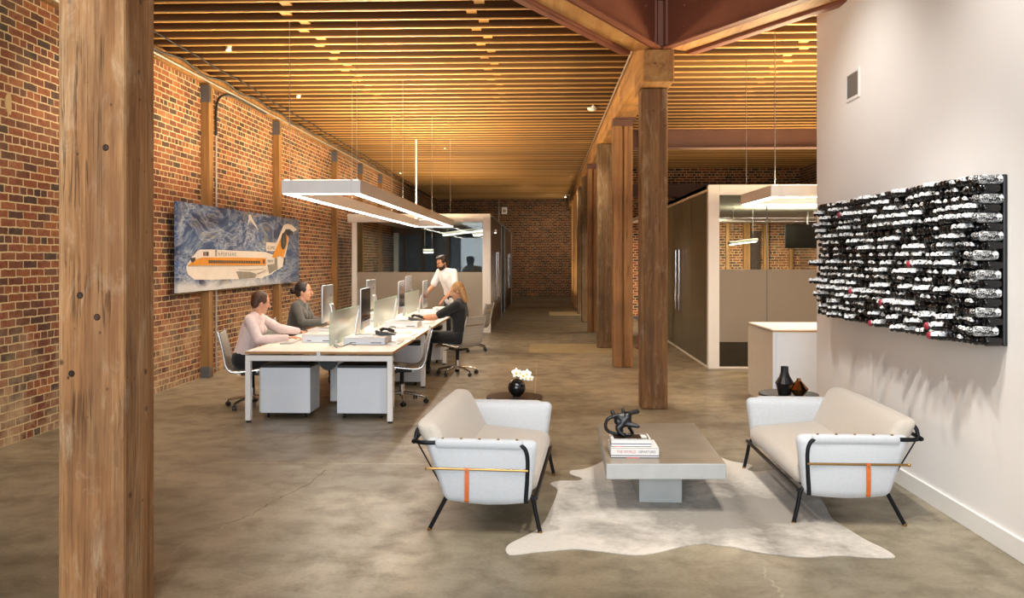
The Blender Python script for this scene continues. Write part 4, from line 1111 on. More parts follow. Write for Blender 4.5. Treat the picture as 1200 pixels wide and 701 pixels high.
# ------------------------------------------------------------------ office chairs, facing +x
def office_chair(label, loc, rotz):
    t = thing('office_chair', label, 'chair', loc, rotz, 'ribbed aluminium office chairs')
    path = smooth_path([(.235, 0, .405), (.215, 0, .435), (.16, 0, .452), (.0, 0, .435), (-.14, 0, .425), (-.20, 0, .445), (-.235, 0, .51), (-.255, 0, .62), (-.28, 0, .74), (-.315, 0, .86)], 8)
    mb = MB(); n = len(path); hw = .215
    top, bot = [], []
    for i, p in enumerate(path):
        d_ = (path[min(i+1, n-1)] - path[max(i-1, 0)]).normalized(); nn = Vector((d_.z, 0, -d_.x)) * (-1)
        h_ = .006 + .005 * abs(math.sin(i * PI / 3))
        for sgn, lst in ((1, top), (-1, bot)):
            for y in (-hw, -hw * .4, hw * .4, hw): lst.append(p + nn * sgn * h_ * (1 if sgn > 0 else .6) + Vector((0, y, 0)))
    vs = top + bot; o_ = len(top); fs = []
    for i in range(n - 1):
        for j in range(3):
            a = i*4 + j; fs.append((a, a+1, a+5, a+4)); fs.append((o_ + a, o_ + a+4, o_ + a+5, o_ + a+1))
        for j in (0, 3): a = i*4 + j; fs.append((a, a+4, o_ + a+4, o_ + a))
    fs.append((0, 1, o_+1, o_)); fs.append((1, 2, o_+2, o_+1)); fs.append((2, 3, o_+3, o_+2))
    e = (n-1)*4; fs += [(e+j, e+j+1, o_+e+j+1, o_+e+j) for j in range(3)]
    mb.add(vs, fs); mb.build('seat_sling', 'mesh_fabric', t, 35)
    for sy in (-1, 1):
        fr = smooth_path([(.245, sy * .225, .40), (.225, sy * .225, .432), (.165, sy * .225, .448), (.0, sy * .225, .43), (-.14, sy * .225, .42), (-.205, sy * .225, .442), (-.242, sy * .225, .51), (-.262, sy * .225, .62), (-.288, sy * .225, .74), (-.325, sy * .225, .875)], 6)
        MB().tube(fr, .014, 8, flat=.7).build('side_frame', 'chrome', t, 60)
        # arm loop
    MB().tube([(.1, -.22, .43), (.1, .22, .43)], .012, 8).tube([(-.1, -.22, .405), (-.1, .22, .405)], .012, 8).tube([(-.285, -.22, .735), (-.285, .22, .735)], .011, 8).build('spreader', 'chrome', t, 50)
    MB().box(-.1, .12, -.06, .06, .36, .415).box(-.06, .06, -.16, .16, .385, .41).build('tilt_mechanism', 'black_plastic', t, bevel=.01)
    MB().tube([(.02, 0, .2), (.02, 0, .37)], .024, 14).build('gas_lift', 'black_metal', t, 40)
    MB().tube([(.02, 0, .085), (.02, 0, .22)], .032, 14).build('hub', 'chrome', t, 40)
    MB().tube([(.05, .06, .38), (.1, .2, .37)], .006, 6).build('tilt_lever', 'black_plastic', t)
    for q in range(5):
        a = 2 * PI * q / 5 + .35; cx_, cy_ = .02 + .29 * math.cos(a), .29 * math.sin(a)
        lg = MB().tube(smooth_path([(.02 + .025 * math.cos(a), .025 * math.sin(a), .12), (.02 + .15 * math.cos(a), .15 * math.sin(a), .105), (cx_, cy_, .075)], 4), [.021 - .001 * i for i in range(9)], 8).build('base_leg', 'chrome', t, 50)
        w_ = MB(); rot = Matrix.Rotation(a + .7, 3, 'Z')
        for s in (-1, 1):
            w_.lathe([(.006, -.008), (.027, -.008), (.028, .0), (.027, .008), (.006, .008)], Vector((cx_, cy_, .028)) + rot @ Vector((0, s * .014, 0)), 14, rot=rot @ Matrix.Rotation(PI/2, 3, 'X'))
        w_.tube([(cx_, cy_, .03), (cx_, cy_, .078)], .008, 8)
        w_.build('castor', 'black_plastic', lg, 50)
    return t
ch0 = office_chair('empty ribbed aluminium chair pushed to the desk on the loveseat side', (-1.63, 9.95, 0), PI + .18)
dup(ch0, 'ribbed aluminium chair holding the woman in the black top', (-1.22, 12.35, 0), PI - .55)
dup(ch0, 'ribbed aluminium chair standing empty behind the chair of the woman in black', (-1.27, 15.6, 0), PI - .25)
dup(ch0, 'ribbed aluminium chair under the woman in pink beside the brick wall', (-3.33, 9.62, 0), .2)
dup(ch0, 'ribbed aluminium chair behind the woman in the grey cardigan', (-3.42, 11.43, 0), -.15)

# ------------------------------------------------------------------ big pendants and the spotlights
def bar(p0, p1, w, z0, z1, parent, name='light_bar'):
    o = MB().beam(p0, p1, w, z0, z1).build(name, 'white_metal', parent, bevel=.004)
    L = Vector(p1[:2]) - Vector(p0[:2]); d_ = L.normalized() * .01
    a = Vector(p0[:2]) + d_; b_ = Vector(p1[:2]) - d_
    MB().beam(a, b_, w * .72, z0 - .004, z0 + .004).build('diffuser', 'lamp_glow', o)
    MB().beam(a, b_, w * .5, z1 - .004, z1 + .003).build('uplight_strip', 'lamp_up', o)
    return o
px0, px1, py0, py1, pz0, pz1 = -2.86, -1.99, 9.25, 19.0, 2.40, 2.55
pl_ = thing('ring_pendant', 'long rectangular white pendant light hanging over the bench desk', 'pendant light', (px0, py0, pz0))
w_ = .11; X1, Y1 = px1 - px0, py1 - py0
bar((w_/2, 0), (w_/2, Y1), w_, 0, pz1 - pz0, pl_); bar((X1 - w_/2, 0), (X1 - w_/2, Y1), w_, 0, pz1 - pz0, pl_)
bar((w_, w_/2), (X1 - w_, w_/2), w_, 0, pz1 - pz0, pl_); bar((w_, Y1 - w_/2), (X1 - w_, Y1 - w_/2), w_, 0, pz1 - pz0, pl_)
for x_, y_, r_ in ((.06, .1, .0035), (X1 - .06, 3.2, .0025), (.06, 3.2, .0025), (X1 - .06, 6.5, .0025), (.06, 6.5, .0025), (X1 - .06, Y1 - .1, .003), (X1 - .06, .1, .0025)):
    MB().tube([(x_, y_, pz1 - pz0), (x_, y_, ZC - pz0)], r_, 6).build('suspension_cable', 'alu', pl_)
MB().tube([(.06, Y1 - .2, pz1 - pz0), (.06, Y1 - .2, ZC - pz0)], .016, 8).build('feed_rod', 'white_metal', pl_, 50)
qx, qy0, qy1, qz0, qz1 = 2.62, 9.9, 11.4, 2.40, 2.535
pr_ = thing('ring_pendant', 'rectangular white pendant light half hidden by the white wall above the cabinet', 'pendant light', (qx, qy0, qz0))
X1, Y1 = 2.6, qy1 - qy0
bar((0.055, 0), (.055, Y1), w_, 0, qz1 - qz0, pr_); bar((X1 - w_/2, 0), (X1 - w_/2, Y1), w_, 0, qz1 - qz0, pr_)
bar((w_, w_/2), (X1 - w_, w_/2), w_, 0, qz1 - qz0, pr_); bar((w_, Y1 - w_/2), (X1 - w_, Y1 - w_/2), w_, 0, qz1 - qz0, pr_)
for x_, y_, r_ in ((.06, .06, .005), (.06, Y1 - .06, .003), (X1 - .06, .06, .004), (X1 - .06, Y1 - .06, .004)):
    MB().tube([(x_, y_, qz1 - qz0), (x_, y_, ZC - qz0)], r_, 6).build('suspension_cable', 'alu', pr_)

def downlight(u, v, label, z=ZC + .02):
    p = P(u, v, Z=z); t = thing('downlight', label, 'ceiling light', (p.x, p.y, z), 0, 'small ceiling spotlights')
    MB().lathe([(.032, 0), (.036, .004), (.036, .11), (.02, .12)], (0, 0, 0), 20).build('can', 'white_metal', t, 40)
    MB().lathe([(.001, -.003), (.027, -.003), (.027, .0)], (0, 0, 0), 20).build('lens', 'bulb_glow', t, 40)
for u, v, lab in ((268, 59, 'nearest small white spotlight between the joists by the brick wall'), (350, 114, 'second small spotlight between the joists along the brick wall'), (413, 155, 'third small spotlight along the brick wall'),
                  (521.5, 174.5, 'small spotlight between the joists above the far end of the pendant'), (469, 203, 'fourth small spotlight along the brick wall')):
    downlight(u, v, lab)
p = P(694, 126.5, Z=ZC); t = thing('smoke_detector', 'white dome smoke detector under the joists left of the girder', 'smoke detector', (p.x, p.y, ZC)); MB().lathe([(.02, -.055), (.06, -.045), (.085, -.02), (.085, 0)], (0, 0, 0), 24).build('housing', 'white_metal', t, 50)
MB().lathe([(.02, -.075), (.035, -.07), (.035, -.055)], (0, -.35, .02), 16).tube([(0, -.35, .02), (0, 0, -.005)], .008).build('sensor', 'white_metal', t, 50)
for u, v, lab in ((684, 157, 'nearest spotlight on an arm from the timber girder'), (669.5, 202, 'second spotlight on an arm from the timber girder'), (662.5, 229, 'far spotlight on an arm from the timber girder')):
    p = P(u, v, X=.92); t = thing('arm_spotlight', lab, 'spotlight', p, 0, 'spotlights on the girder')
    MB().tube([(.17, 0, .02), (0, 0, .02)], .008, 8).tube([(0, 0, .03), (0, 0, -.02)], .01, 8).build('arm', 'white_metal', t, 40)
    MB().lathe([(.02, .03), (.045, .0), (.05, -.05), (.045, -.06)], (0, 0, -.02), 16).build('head', 'white_metal', t, 40)
    MB().lathe([(.001, -.063), (.04, -.063), (.04, -.06)], (0, 0, -.02), 16).build('lens', 'bulb_glow', t, 40)
# fire alarm strobe high on the back wall with its conduit
p = P(591, 246, Y=YB - .05); t = thing('wall_alarm', 'small pale alarm box high on the far brick wall', 'alarm', p)
MB().box(-.12, .12, 0, .05, -.18, .12).build('alarm_box', 'white_metal', t, bevel=.01); MB().box(-.07, .07, -.004, 0, -.12, .02).build('alarm_grille', 'plaster', t)
t = MB().tube([(p.x - .24, YB - .03, p.z - .7), (p.x - .24, YB - .03, 4.3)], .02, 8).build('conduit_pipe', 'conduit'); tag(t, 'thin upright pipe on the far brick wall beside the alarm', 'pipe')
# ------------------------------------------------------------------ aeroplane painting on the left wall
XP = LW + .14
def PQ(u, v):   # crop coordinates -> painting plane (y, z)
    p = P(200 + u / 5.394, 220 + v / 5.394, X=XP); return p.y, p.z
k = NT('canvas_paint'); b = k.bsdf(Roughness=.6); c0 = PQ(46, 660); c1 = PQ(812, 600)
v = k.coord(loc=(0, c0[0], (c0[1] + c1[1]) / 2)); x, y, z = k.xyz(v)
vv = k.coord((1, .55, 1.1), rot=(.5, 0, 0)); n1 = k.noise(vv, 1.15, 7, .62, 1.6); n2 = k.noise(k.coord((1, .5, 1.2), rot=(-.7, 0, 0), loc=(3, 2, 1)), 2.6, 6, .64, 1.4); n3 = k.noise(k.coord(), .9, 3)
col = k.ramp(n1, [(.32, '#141d36'), (.43, '#26406f'), (.5, '#3f6aa3'), (.54, '#a9bccb'), (.57, '#2b4676'), (.66, '#44689b'), (.7, '#dcdad2')])
c2 = k.ramp(n2, [(.32, '#12172a'), (.45, '#2a3a5c'), (.51, '#c4c8c8'), (.55, '#34507f'), (.66, '#b0a67e')])
col = k.mix(.5, col, c2)
mr = k.node('ShaderNodeMapRange'); mr.inputs[1].default_value = 14.2; mr.inputs[2].default_value = 16.6; k.link(y, mr.inputs[0])
col = k.mix(k.math('MULTIPLY', mr.outputs[0], .6), col, '#3d4660')
zr = k.node('ShaderNodeMapRange'); zr.inputs[1].default_value = 1.55; zr.inputs[2].default_value = 1.2; k.link(z, zr.inputs[0])
wf = k.ramp(k.math('ADD', k.math('MULTIPLY', n1, .8), k.math('SUBTRACT', zr.outputs[0], .6)), [(.25, 0), (.5, 1)])
yr = k.node('ShaderNodeMapRange'); yr.inputs[1].default_value = 15.6; yr.inputs[2].default_value = 13.0; k.link(y, yr.inputs[0])
col = k.mix(k.math('MULTIPLY', k.math('MULTIPLY', wf, .95), k.math('ADD', k.math('MULTIPLY', yr.outputs[0], .75), .1)), col, '#dcdcd8')
k.link(col, b.inputs['Base Color']); k.bump(n2, .3, .01); MATS['canvas_paint'] = k.m
simple('paint_cream', '#e8e0d2', .6, 0, .06, 6); simple('paint_orange', '#e0951c', .6, 0, .08, 8); simple('paint_grey', '#8d8678', .6, 0, .15, 9); simple('paint_dark', '#2e2a28', .6, 0, .1, 9); simple('paint_red', '#a3392f', .6); simple('paint_olive', '#4a4a35', .6, 0, .2, 12)
c0 = PQ(46, 660); c1 = PQ(812, 600); ct_ = PQ(46, 83); cb_ = PQ(812, 205)
pa_ = thing('painting', 'wide blue painting of a white and orange jet aeroplane hanging on the brick wall', 'painting', (XP, c0[0], (c0[1] + c1[1]) / 2))
py0_, pz0_ = c0[0], (c0[1] + c1[1]) / 2; pz1_ = (ct_[1] + cb_[1]) / 2
# canvas stays in place coordinates so its brush strokes do too
MB().box(-.05, 0, 0, c1[0] - py0_, 0, pz1_ - pz0_).build('canvas', 'canvas_paint', pa_, bevel=.004)
def pl(name, poly, m, lev, par=None):
    pts = [PQ(u, v) for u, v in poly]
    mb = MB(); mb.prism([(a - py0_, c_ - pz0_) for a, c_ in pts], lambda a, c_: (-.002, a, c_), lambda a, c_: (.0015 * lev, a, c_))
    return mb.build(name, m, pa_ if par is None else par)
def prect(rects, name, m, lev):
    mb = MB()
    for u0, v0, u1, v1 in rects:
        pts = [PQ(u, v) for u, v in ((u0, v0), (u1, v0 + (v1 - v0) * .02), (u1, v1), (u0, v1))]
        mb.prism([(a - py0_, c_ - pz0_) for a, c_ in pts], lambda a, c_: (0, a, c_), lambda a, c_: (.0015 * lev, a, c_))
    return mb.build(name, m, pa_)
pl('fuselage', [(97, 505), (125, 455), (168, 400), (190, 391), (270, 391), (420, 399), (540, 403), (600, 407), (650, 425), (690, 440), (692, 500), (640, 545), (600, 560), (520, 576), (430, 578), (250, 582), (150, 582), (108, 548)], 'paint_cream', 1)
pl('nose_cone', [(97, 500), (125, 455), (128, 470), (104, 492)], 'paint_cream', 2)
pl('stripe', [(104, 493), (150, 455), (200, 441), (420, 441), (602, 446), (602, 489), (420, 491), (240, 491)], 'paint_orange', 3)
prect([(238 + i * 10.6, 458 + i * .15, 246 + i * 10.6, 478 + i * .05) for i in range(31)] , 'cabin_windows', 'paint_dark', 4)
prect([(582, 455, 592, 480)], 'rear_door', 'paint_dark', 4)
pl('cockpit_window', [(124, 446), (154, 441), (154, 458), (137, 476), (127, 466)], 'paint_dark', 4)
prect([(205, 406, 213, 432)], 'flag_red', 'paint_red', 4); prect([(215, 405, 226, 432)], 'flag_grey', 'paint_grey', 4); prect([(228, 405, 237, 432)], 'flag_dark', 'paint_dark', 4)
prect([(281, 394, 290, 410), (281, 412, 290, 422), (281, 424, 290, 434)], 'forward_door', 'paint_grey', 4)
pl('lower_line', [(110, 494), (420, 493), (600, 491), (600, 494), (420, 497), (110, 498)], 'paint_grey', 3)
pl('engine', [(604, 440), (655, 440), (655, 486), (604, 486)], 'paint_cream', 3)
pl('engine_shade', [(610, 488), (672, 478), (676, 512), (622, 546)], 'paint_grey', 3)
pl('engine_rear', [(655, 445), (672, 448), (672, 480), (655, 486)], 'paint_grey', 4)
pl('fin_root', [(604, 345), (664, 348), (660, 400), (604, 402)], 'paint_cream', 2)
pl('fin_edge', [(662, 350), (672, 340), (712, 240), (735, 228), (765, 236), (797, 266), (775, 279), (752, 262), (726, 262), (715, 285), (745, 312), (741, 350), (722, 440), (690, 442), (660, 405)], 'paint_cream', 2)
pl('fin', [(714, 281), (741, 311), (738, 350), (711, 441), (676, 430), (670, 446), (640, 441), (664, 385)], 'paint_orange', 3)
pl('fin_emblem', [(712 + 17 * math.cos(a) + 3 * math.sin(a), 337 - 54 * math.sin(a)) for a in [2 * PI * i / 28 for i in range(28)]], 'paint_dark', 5)
pl('emblem_core', [(713 + 8 * math.cos(a), 335 - 38 * math.sin(a)) for a in [2 * PI * i / 24 for i in range(24)]], 'paint_olive', 6)
pl('tail_shade', [(727, 266), (750, 266), (774, 281), (748, 306), (718, 282)], 'paint_dark', 1)
pl('tail_cone', [(676, 440), (716, 444), (706, 500), (676, 520)], 'paint_cream', 2)
pl('tail_light', [(713, 442), (724, 444), (722, 488), (712, 490)], 'paint_dark', 3)
pl('wing', [(413, 530), (460, 528), (552, 538), (530, 572), (432, 578)], 'paint_grey', 3)
pl('wing_top', [(413, 528), (424, 506), (500, 510), (592, 510), (600, 525), (550, 548), (500, 532)], 'paint_cream', 4)
pl('wing_flap', [(535, 545), (605, 520), (606, 552), (575, 574), (545, 570)], 'paint_cream', 4)
pl('wing_line', [(425, 516), (500, 518), (585, 512), (585, 515), (500, 523), (425, 520)], 'paint_grey', 5)
pl('gull', [(486, 235), (494, 190), (492, 172), (506, 170), (512, 190), (540, 240), (556, 272), (524, 232), (504, 205), (498, 215)], 'paint_cream', 1)
pl('gull_bill', [(524, 178), (542, 180), (542, 184), (524, 184)], 'paint_orange', 2)
def ptext(s, u0, u1, v0, v1, m):
    a, b_ = PQ(u0, v1), PQ(u1, v1); top = PQ(u0, v0)
    o = text_mesh('lettering', s, 1.0, m, pa_, Matrix.Identity(4), 0)
    xs = [v.co.x for v in o.data.vertices]; ys = [v.co.y for v in o.data.vertices]
    kx = (b_[0] - a[0]) / (max(xs) - min(xs)); ky = (top[1] - a[1]) / (max(ys) - min(ys)); x0, y0 = min(xs), min(ys)
    for v in o.data.vertices: v.co = Vector((.008, a[0] - py0_ + (v.co.x - x0) * kx, a[1] - pz0_ + (v.co.y - y0) * ky))
ptext('N P E R S A N E', 298, 410, 409, 432, 'paint_dark'); ptext('G-JMG', 609, 656, 368, 396, 'paint_dark'); ptext('MRW', 612, 646, 456, 474, 'paint_dark')
# ------------------------------------------------------------------ people (facing +x locally)
def skin(name, col, rough=.55):
    k = NT(name); b = k.bsdf(Roughness=rough); v = k.coord(); c = srgb(col)
    k.link(k.mix(k.noise(v, 9, 3), tuple(x * .88 for x in c[:3]) + (1,), tuple(min(1, x * 1.1) for x in c[:3]) + (1,)), b.inputs['Base Color'])
    b.inputs['Subsurface Weight'].default_value = .08; b.inputs['Subsurface Radius'].default_value = (.02, .008, .004); MATS[name] = k.m
skin('skin_fair', '#d9a283'); skin('skin_tan', '#c48d6a')
def cloth(name, col, var=.08, sc=25):
    simple(name, col, .9, 0, var, sc, sheen=.2, bump=.3, bscale=60)
cloth('shirt_pink', '#e3cfcd'); cloth('cardigan_grey', '#54534f', .12); cloth('shirt_white', '#f1efec', .02); cloth('shirt_black', '#151516'); cloth('trousers_black', '#191a1d'); cloth('trousers_blue', '#2c3440'); cloth('scarf_light', '#cfc8bd')
k = NT('hair_brown'); b = k.bsdf(Roughness=.5); v = k.coord((60, 60, 8)); k.link(k.ramp(k.noise(v, 1.5, 4), [(.3, '#2a170d'), (.7, '#5c3820')]), b.inputs['Base Color']); MATS['hair_brown'] = k.m
k = NT('hair_blonde'); b = k.bsdf(Roughness=.5); v = k.coord((60, 60, 8)); k.link(k.ramp(k.noise(v, 1.5, 4), [(.3, '#7d5a33'), (.7, '#b78f58')]), b.inputs['Base Color']); MATS['hair_blonde'] = k.m
k = NT('hair_dark'); b = k.bsdf(Roughness=.5); v = k.coord((60, 60, 8)); k.link(k.ramp(k.noise(v, 1.5, 4), [(.3, '#140d09'), (.7, '#33211a')]), b.inputs['Base Color']); MATS['hair_dark'] = k.m
simple('eye_dark', '#1c1410', .25); simple('eye_white', '#e8e2da', .3); simple('lip', '#a8574c', .5); simple('shoe_dark', '#1f1c1b', .5)

def hand(mb, wrist, d, up, side, curl=.35, s=1.0):
    """palm + five unequal fingers; side=+1 thumb towards up x d"""
    d = Vector(d).normalized(); up = Vector(up); up = (up - d * up.dot(d)).normalized(); lat = up.cross(d) * side
    w = Vector(wrist)
    for o_ in (-.026, -.009, .009, .026): mb.cap(w + d * .012 + lat * o_ * .6 * s, .014 * s, w + d * .085 * s + lat * o_ * s, .0115 * s, 8)
    for i, (o_, L) in enumerate(((.030, .068), (.010, .076), (-.010, .071), (-.028, .056))):
        p = w + d * .085 * s + lat * o_ * s; dd = d + lat * o_ * 3; a = 0
        for seg, f in enumerate((.45, .32, .25)):
            a += curl * (.6 + .4 * seg); q = dd.normalized() * math.cos(a) - up * math.sin(a); n = p + q * L * f * s
            mb.cap(p, (.0092 - .0008 * seg) * s, n, (.0086 - .001 * seg) * s, 8); p = n
    p = w + d * .03 * s + lat * .028 * s
    for q, L in (((d * .6 + lat * .75 - up * .25), .038), ((d * .85 + lat * .35 - up * .3), .03), ((d * .95 + lat * .1 - up * .35), .022)):
        n = p + q.normalized() * L * s; mb.cap(p, .011 * s, n, .0092 * s, 8); p = n

def person(label, loc, rotz, J, wear, hair, sk, sc=1.0, beard=False, build=1.0, female=True, bun=False, longhair=False):
    t = thing('person', label, 'person', loc, rotz); t.scale = (sc, sc, sc)
    V = lambda q: Vector(q)
    pel, wai, che, nek = V(J['pelvis']), V(J['waist']), V(J['chest']), V(J['neck'])
    hc = V(J['head']); hm = Matrix.Rotation(J.get('hyaw', 0), 3, 'Z') @ Matrix.Rotation(J.get('hpitch', 0), 3, 'Y')
    tw = J.get('twist', 0)
    R = Matrix.Rotation(tw, 3, 'Z')
    sh = {s: V(J['sh' + s]) for s in 'LR'}; el = {s: V(J['el' + s]) for s in 'LR'}; wr = {s: V(J['wr' + s]) for s in 'LR'}
    hi = {s: V(J['hi' + s]) for s in 'LR'}; kn = {s: V(J['kn' + s]) for s in 'LR'}; an = {s: V(J['an' + s]) for s in 'LR'}
    def torso(mb, e):
        for a, b_, ra, rb_, off in ((pel, wai, .105, .095, .055), (wai, che, .092, .098, .058)):
            for s in (-1, 1):
                o_ = R @ Vector((0, s * off, 0)); mb.cap(a + o_, ra * build + e, b_ + o_, rb_ * build + e, 14)
        for s in 'LR': mb.cap(che + (sh[s] - che) * .35, .088 * build + e, sh[s], .052 * build + e, 12); mb.cap(nek - Vector((0,0,.02)), .05 + e, sh[s], .046 + e, 10)
        mb.cap(che, .10 * build + e, nek - Vector((0, 0, .06)), .065 + e, 14)
        if female:
            for s in (-1, 1): mb.ball(che + R @ Vector((.07, s * .065, -.03)), .062 + e)
    def arm(mb, s, e, upto=1.0):
        mb.cap(sh[s], .05 * build + e, el[s], .04 * build + e, 12)
        if upto > 0: w = el[s].lerp(wr[s], upto); mb.cap(el[s], .04 * build + e, w, .04 + (.026 - .04) * upto + e, 12)
    def legs(mb, e):
        for s in 'LR':
            mb.cap(hi[s], .088 * build + e, kn[s], .058 * build + e, 12); mb.cap(kn[s], .056 * build + e, an[s], .038 + e, 12)
        mb.cap(pel + R @ Vector((0, -.07, 0)), .11 * build + e, pel + R @ Vector((0, .07, 0)), .11 * build + e, 12)
    mb = MB(); torso(mb, 0); legs(mb, 0)
    for s in 'LR':
        arm(mb, s, 0); dv = V(J.get('hd' + s, wr[s] - el[s])); hand(mb, wr[s], dv, J.get('hu' + s, (0, 0, 1)), 1 if s == 'R' else -1, J.get('curl', .3))
        f = V(J['toe' + s]) - an[s]; mb.cap(an[s] + Vector((0, 0, -.03)), .036, V(J['toe' + s]), .026, 10)
    # neck and head
    mb.cap(nek - Vector((0, 0, .05)), .055, hc + hm @ Vector((-.02, 0, -.075)), .052, 12)
    hp = lambda x, y, z: hc + hm @ Vector((x, y, z))
    mb.ball(hp(-.012, 0, .03), (.095, .077, .092), 18, 12, hm); mb.ball(hp(.018, 0, -.035), (.066, .060, .082), 16, 10, hm)
    mb.ball(hp(.052, 0, -.098), (.028, .030, .022), 12, 8, hm); mb.cap(hp(.084, 0, .012), .010, hp(.104, 0, -.028), .0145, 10)
    mb.cap(hp(.072, -.035, .022), .014, hp(.072, .035, .022), .014, 10)
    for s in (-1, 1):
        mb.ball(hp(-.012, s * .078, -.012), (.018, .010, .031), 10, 8, hm); mb.ball(hp(.045, s * .036, -.03), (.03, .024, .026), 10, 8, hm)
    mb.cap(hp(.078, -.014, -.062), .010, hp(.078, .014, -.062), .010, 8)
    remesh(mb.build('body', sk, t), .0065, 2)
    for s in (-1, 1):
        MB().ball(hp(.0735, s * .033, .002), (.009, .012, .006), 12, 8, hm).build('eye_white', 'eye_white', t, 60)
        MB().ball(hp(.079, s * .033, .002), (.006, .007, .0065), 10, 8, hm).build('iris', 'eye_dark', t, 60)
        MB().cap(hp(.086, s * .018, .024), .005, hp(.079, s * .05, .024), .0035, 8).build('eyebrow', hair, t, 60)
    MB().cap(hp(.086, -.018, -.063), .0055, hp(.086, .018, -.063), .0055, 8).build('mouth', 'lip', t, 60)
    # hair
    mb = MB(); mb.ball(hp(-.03, 0, .047), (.095, .088, .092), 20, 12, hm); mb.ball(hp(-.065, 0, -.0), (.055, .078, .08), 16, 10, hm)
    for s in (-1, 1): mb.ball(hp(-.005, s * .07, .03), (.05, .018, .045), 10, 8, hm)
    if bun: mb.ball(hp(-.14, 0, .01), (.045, .045, .05), 14, 10, hm)
    if longhair:
        for s in (-1, 0, 1): mb.cap(hp(-.075, s * .04, .0), .05, hp(-.09, s * .05, -.16), .034, 12)
    if not female: mb.ball(hp(.02, 0, .105), (.075, .07, .032), 14, 8, hm)
    remesh(mb.build('hair', hair, t), .006, 2)
    if beard:
        mb = MB(); mb.ball(hp(.022, 0, -.075), (.066, .066, .05), 16, 10, hm); mb.ball(hp(.052, 0, -.1), (.034, .036, .03), 12, 8, hm)
        for s in (-1, 1): mb.cap(hp(.0, s * .064, -.03), .014, hp(.02, s * .055, -.08), .02, 10)
        mb.cap(hp(.083, -.024, -.05), .0065, hp(.083, .024, -.05), .0065, 8)
        remesh(mb.build('beard', hair, t), .006, 1)
    # clothes
    top_m, sleeve, bot_m = wear
    mb = MB(); torso(mb, .013)
    for s in 'LR':
        if sleeve >= 1: arm(mb, s, .014, sleeve - 1)
        else: mb.cap(sh[s], .05 * build + .014, sh[s].lerp(el[s], sleeve), .05 * build + .012, 12)
    if J.get('hem'):
        a = pel + Vector((0, 0, .02))
        for s in (-1, 1): mb.cap(a + R @ Vector((0, s * .06, 0)), .118 * build, a + R @ Vector((0, s * .06, -.1)), .115 * build, 14)
    remesh(mb.build('top', top_m, t), .009, 3)
    mb = MB(); legs(mb, .011); remesh(mb.build('trousers', bot_m, t), .009, 2)
    for s in 'LR':
        toe = V(J['toe' + s]); d_ = (toe - an[s]); d_.z = 0; d_.normalize(); z0 = toe.z - .028
        mb = MB().cap(an[s] + Vector((0, 0, -.045)) - d_ * .02, .042, toe, .034, 12); mb.cap(an[s], .042, an[s] + Vector((0, 0, -.03)), .042, 12)
        remesh(mb.build('shoe', 'shoe_dark', t), .008, 2)
    return t

def seated(lean=.1, reach=.42, hz=.80, spread=.16, hyaw=0, hpitch=.15, turn=0, down=0, wl=0, knee=.5):
    cx_ = lean
    J = dict(pelvis=(0, 0, .55), waist=(.01 + lean * .3, 0, .70), chest=(.02 + lean * .75, 0, .90), neck=(.03 + lean, 0, 1.06), head=(.065 + lean * 1.25, 0, 1.185), hyaw=hyaw, hpitch=hpitch,
             shL=(.02 + lean * .95, .175, 1.0), shR=(.02 + lean * .95, -.175, 1.0), elL=(.12 + lean, .235, hz - .02), elR=(.12 + lean, -.235, hz - .02),
             wrL=(lean + reach - .02, spread + wl, hz), wrR=(lean + reach - .05, -spread, hz),
             hiL=(.04, .09, .53), hiR=(.04, -.09, .53), knL=(knee, .11, .52), knR=(knee, -.11, .52), anL=(knee - .02, .11, .10), anR=(knee + .04, -.11, .10),
             toeL=(knee + .14, .12, .03), toeR=(knee + .20, -.12, .03))
    return J
J = seated(lean=.10, reach=.48, hz=.80, hyaw=.5, hpitch=.2, wl=.25)
J['elL'] = (.30, .36, .86); J['wrL'] = (.50, .48, .82)
person('woman in a pale pink long-sleeved top typing at the near end of the desk', (-3.40, 9.62, 0), .05, J, ('shirt_pink', 1.95, 'trousers_black'), 'hair_brown', 'skin_fair', 1.0, longhair=False, build=1.06)
J = seated(lean=.06, reach=.52, hz=.81, hyaw=.05, hpitch=.02, spread=.13)
person('woman in a grey cardigan with a dark hair bun seated farther along the brick wall', (-3.36, 11.40, 0), .0, J, ('cardigan_grey', 1.75, 'trousers_black'), 'hair_dark', 'skin_fair', 1.05, bun=True)
J = seated(lean=.0, reach=.64, hz=.80, hyaw=.15, hpitch=.25, spread=.13)
J['elL'] = (.33, .23, .82); J['elR'] = (.33, -.23, .82)
person('blonde woman in a black top seated with her arms out on the desk', (-1.19, 12.42, 0), PI - .15, J, ('shirt_black', .75, 'trousers_black'), 'hair_blonde', 'skin_tan', 1.02, longhair=True)
J = dict(pelvis=(-.08, 0, .90), waist=(-.05, 0, 1.04), chest=(.05, 0, 1.23), neck=(.12, 0, 1.38), head=(.18, .0, 1.50), hyaw=-.1, hpitch=.3,
         shL=(.07, .195, 1.335), shR=(.07, -.195, 1.335), elL=(.12, .29, 1.06), elR=(.16, -.28, 1.07), wrL=(.30, .22, .88), wrR=(.42, -.27, .875),
         hiL=(-.08, .095, .88), hiR=(-.08, -.095, .88), knL=(-.05, .11, .48), knR=(-.03, -.11, .48), anL=(-.12, .11, .09), anR=(-.10, -.11, .09), toeL=(.04, .13, .03), toeR=(.06, -.13, .03), hem=True)
person('bearded man in a white t-shirt standing and leaning on the far end of the desk', (-1.80, 16.42, 0), -PI/2 - .75, J, ('shirt_white', .8, 'trousers_blue'), 'hair_dark', 'skin_tan', 1.07, beard=True, female=False, build=1.02)
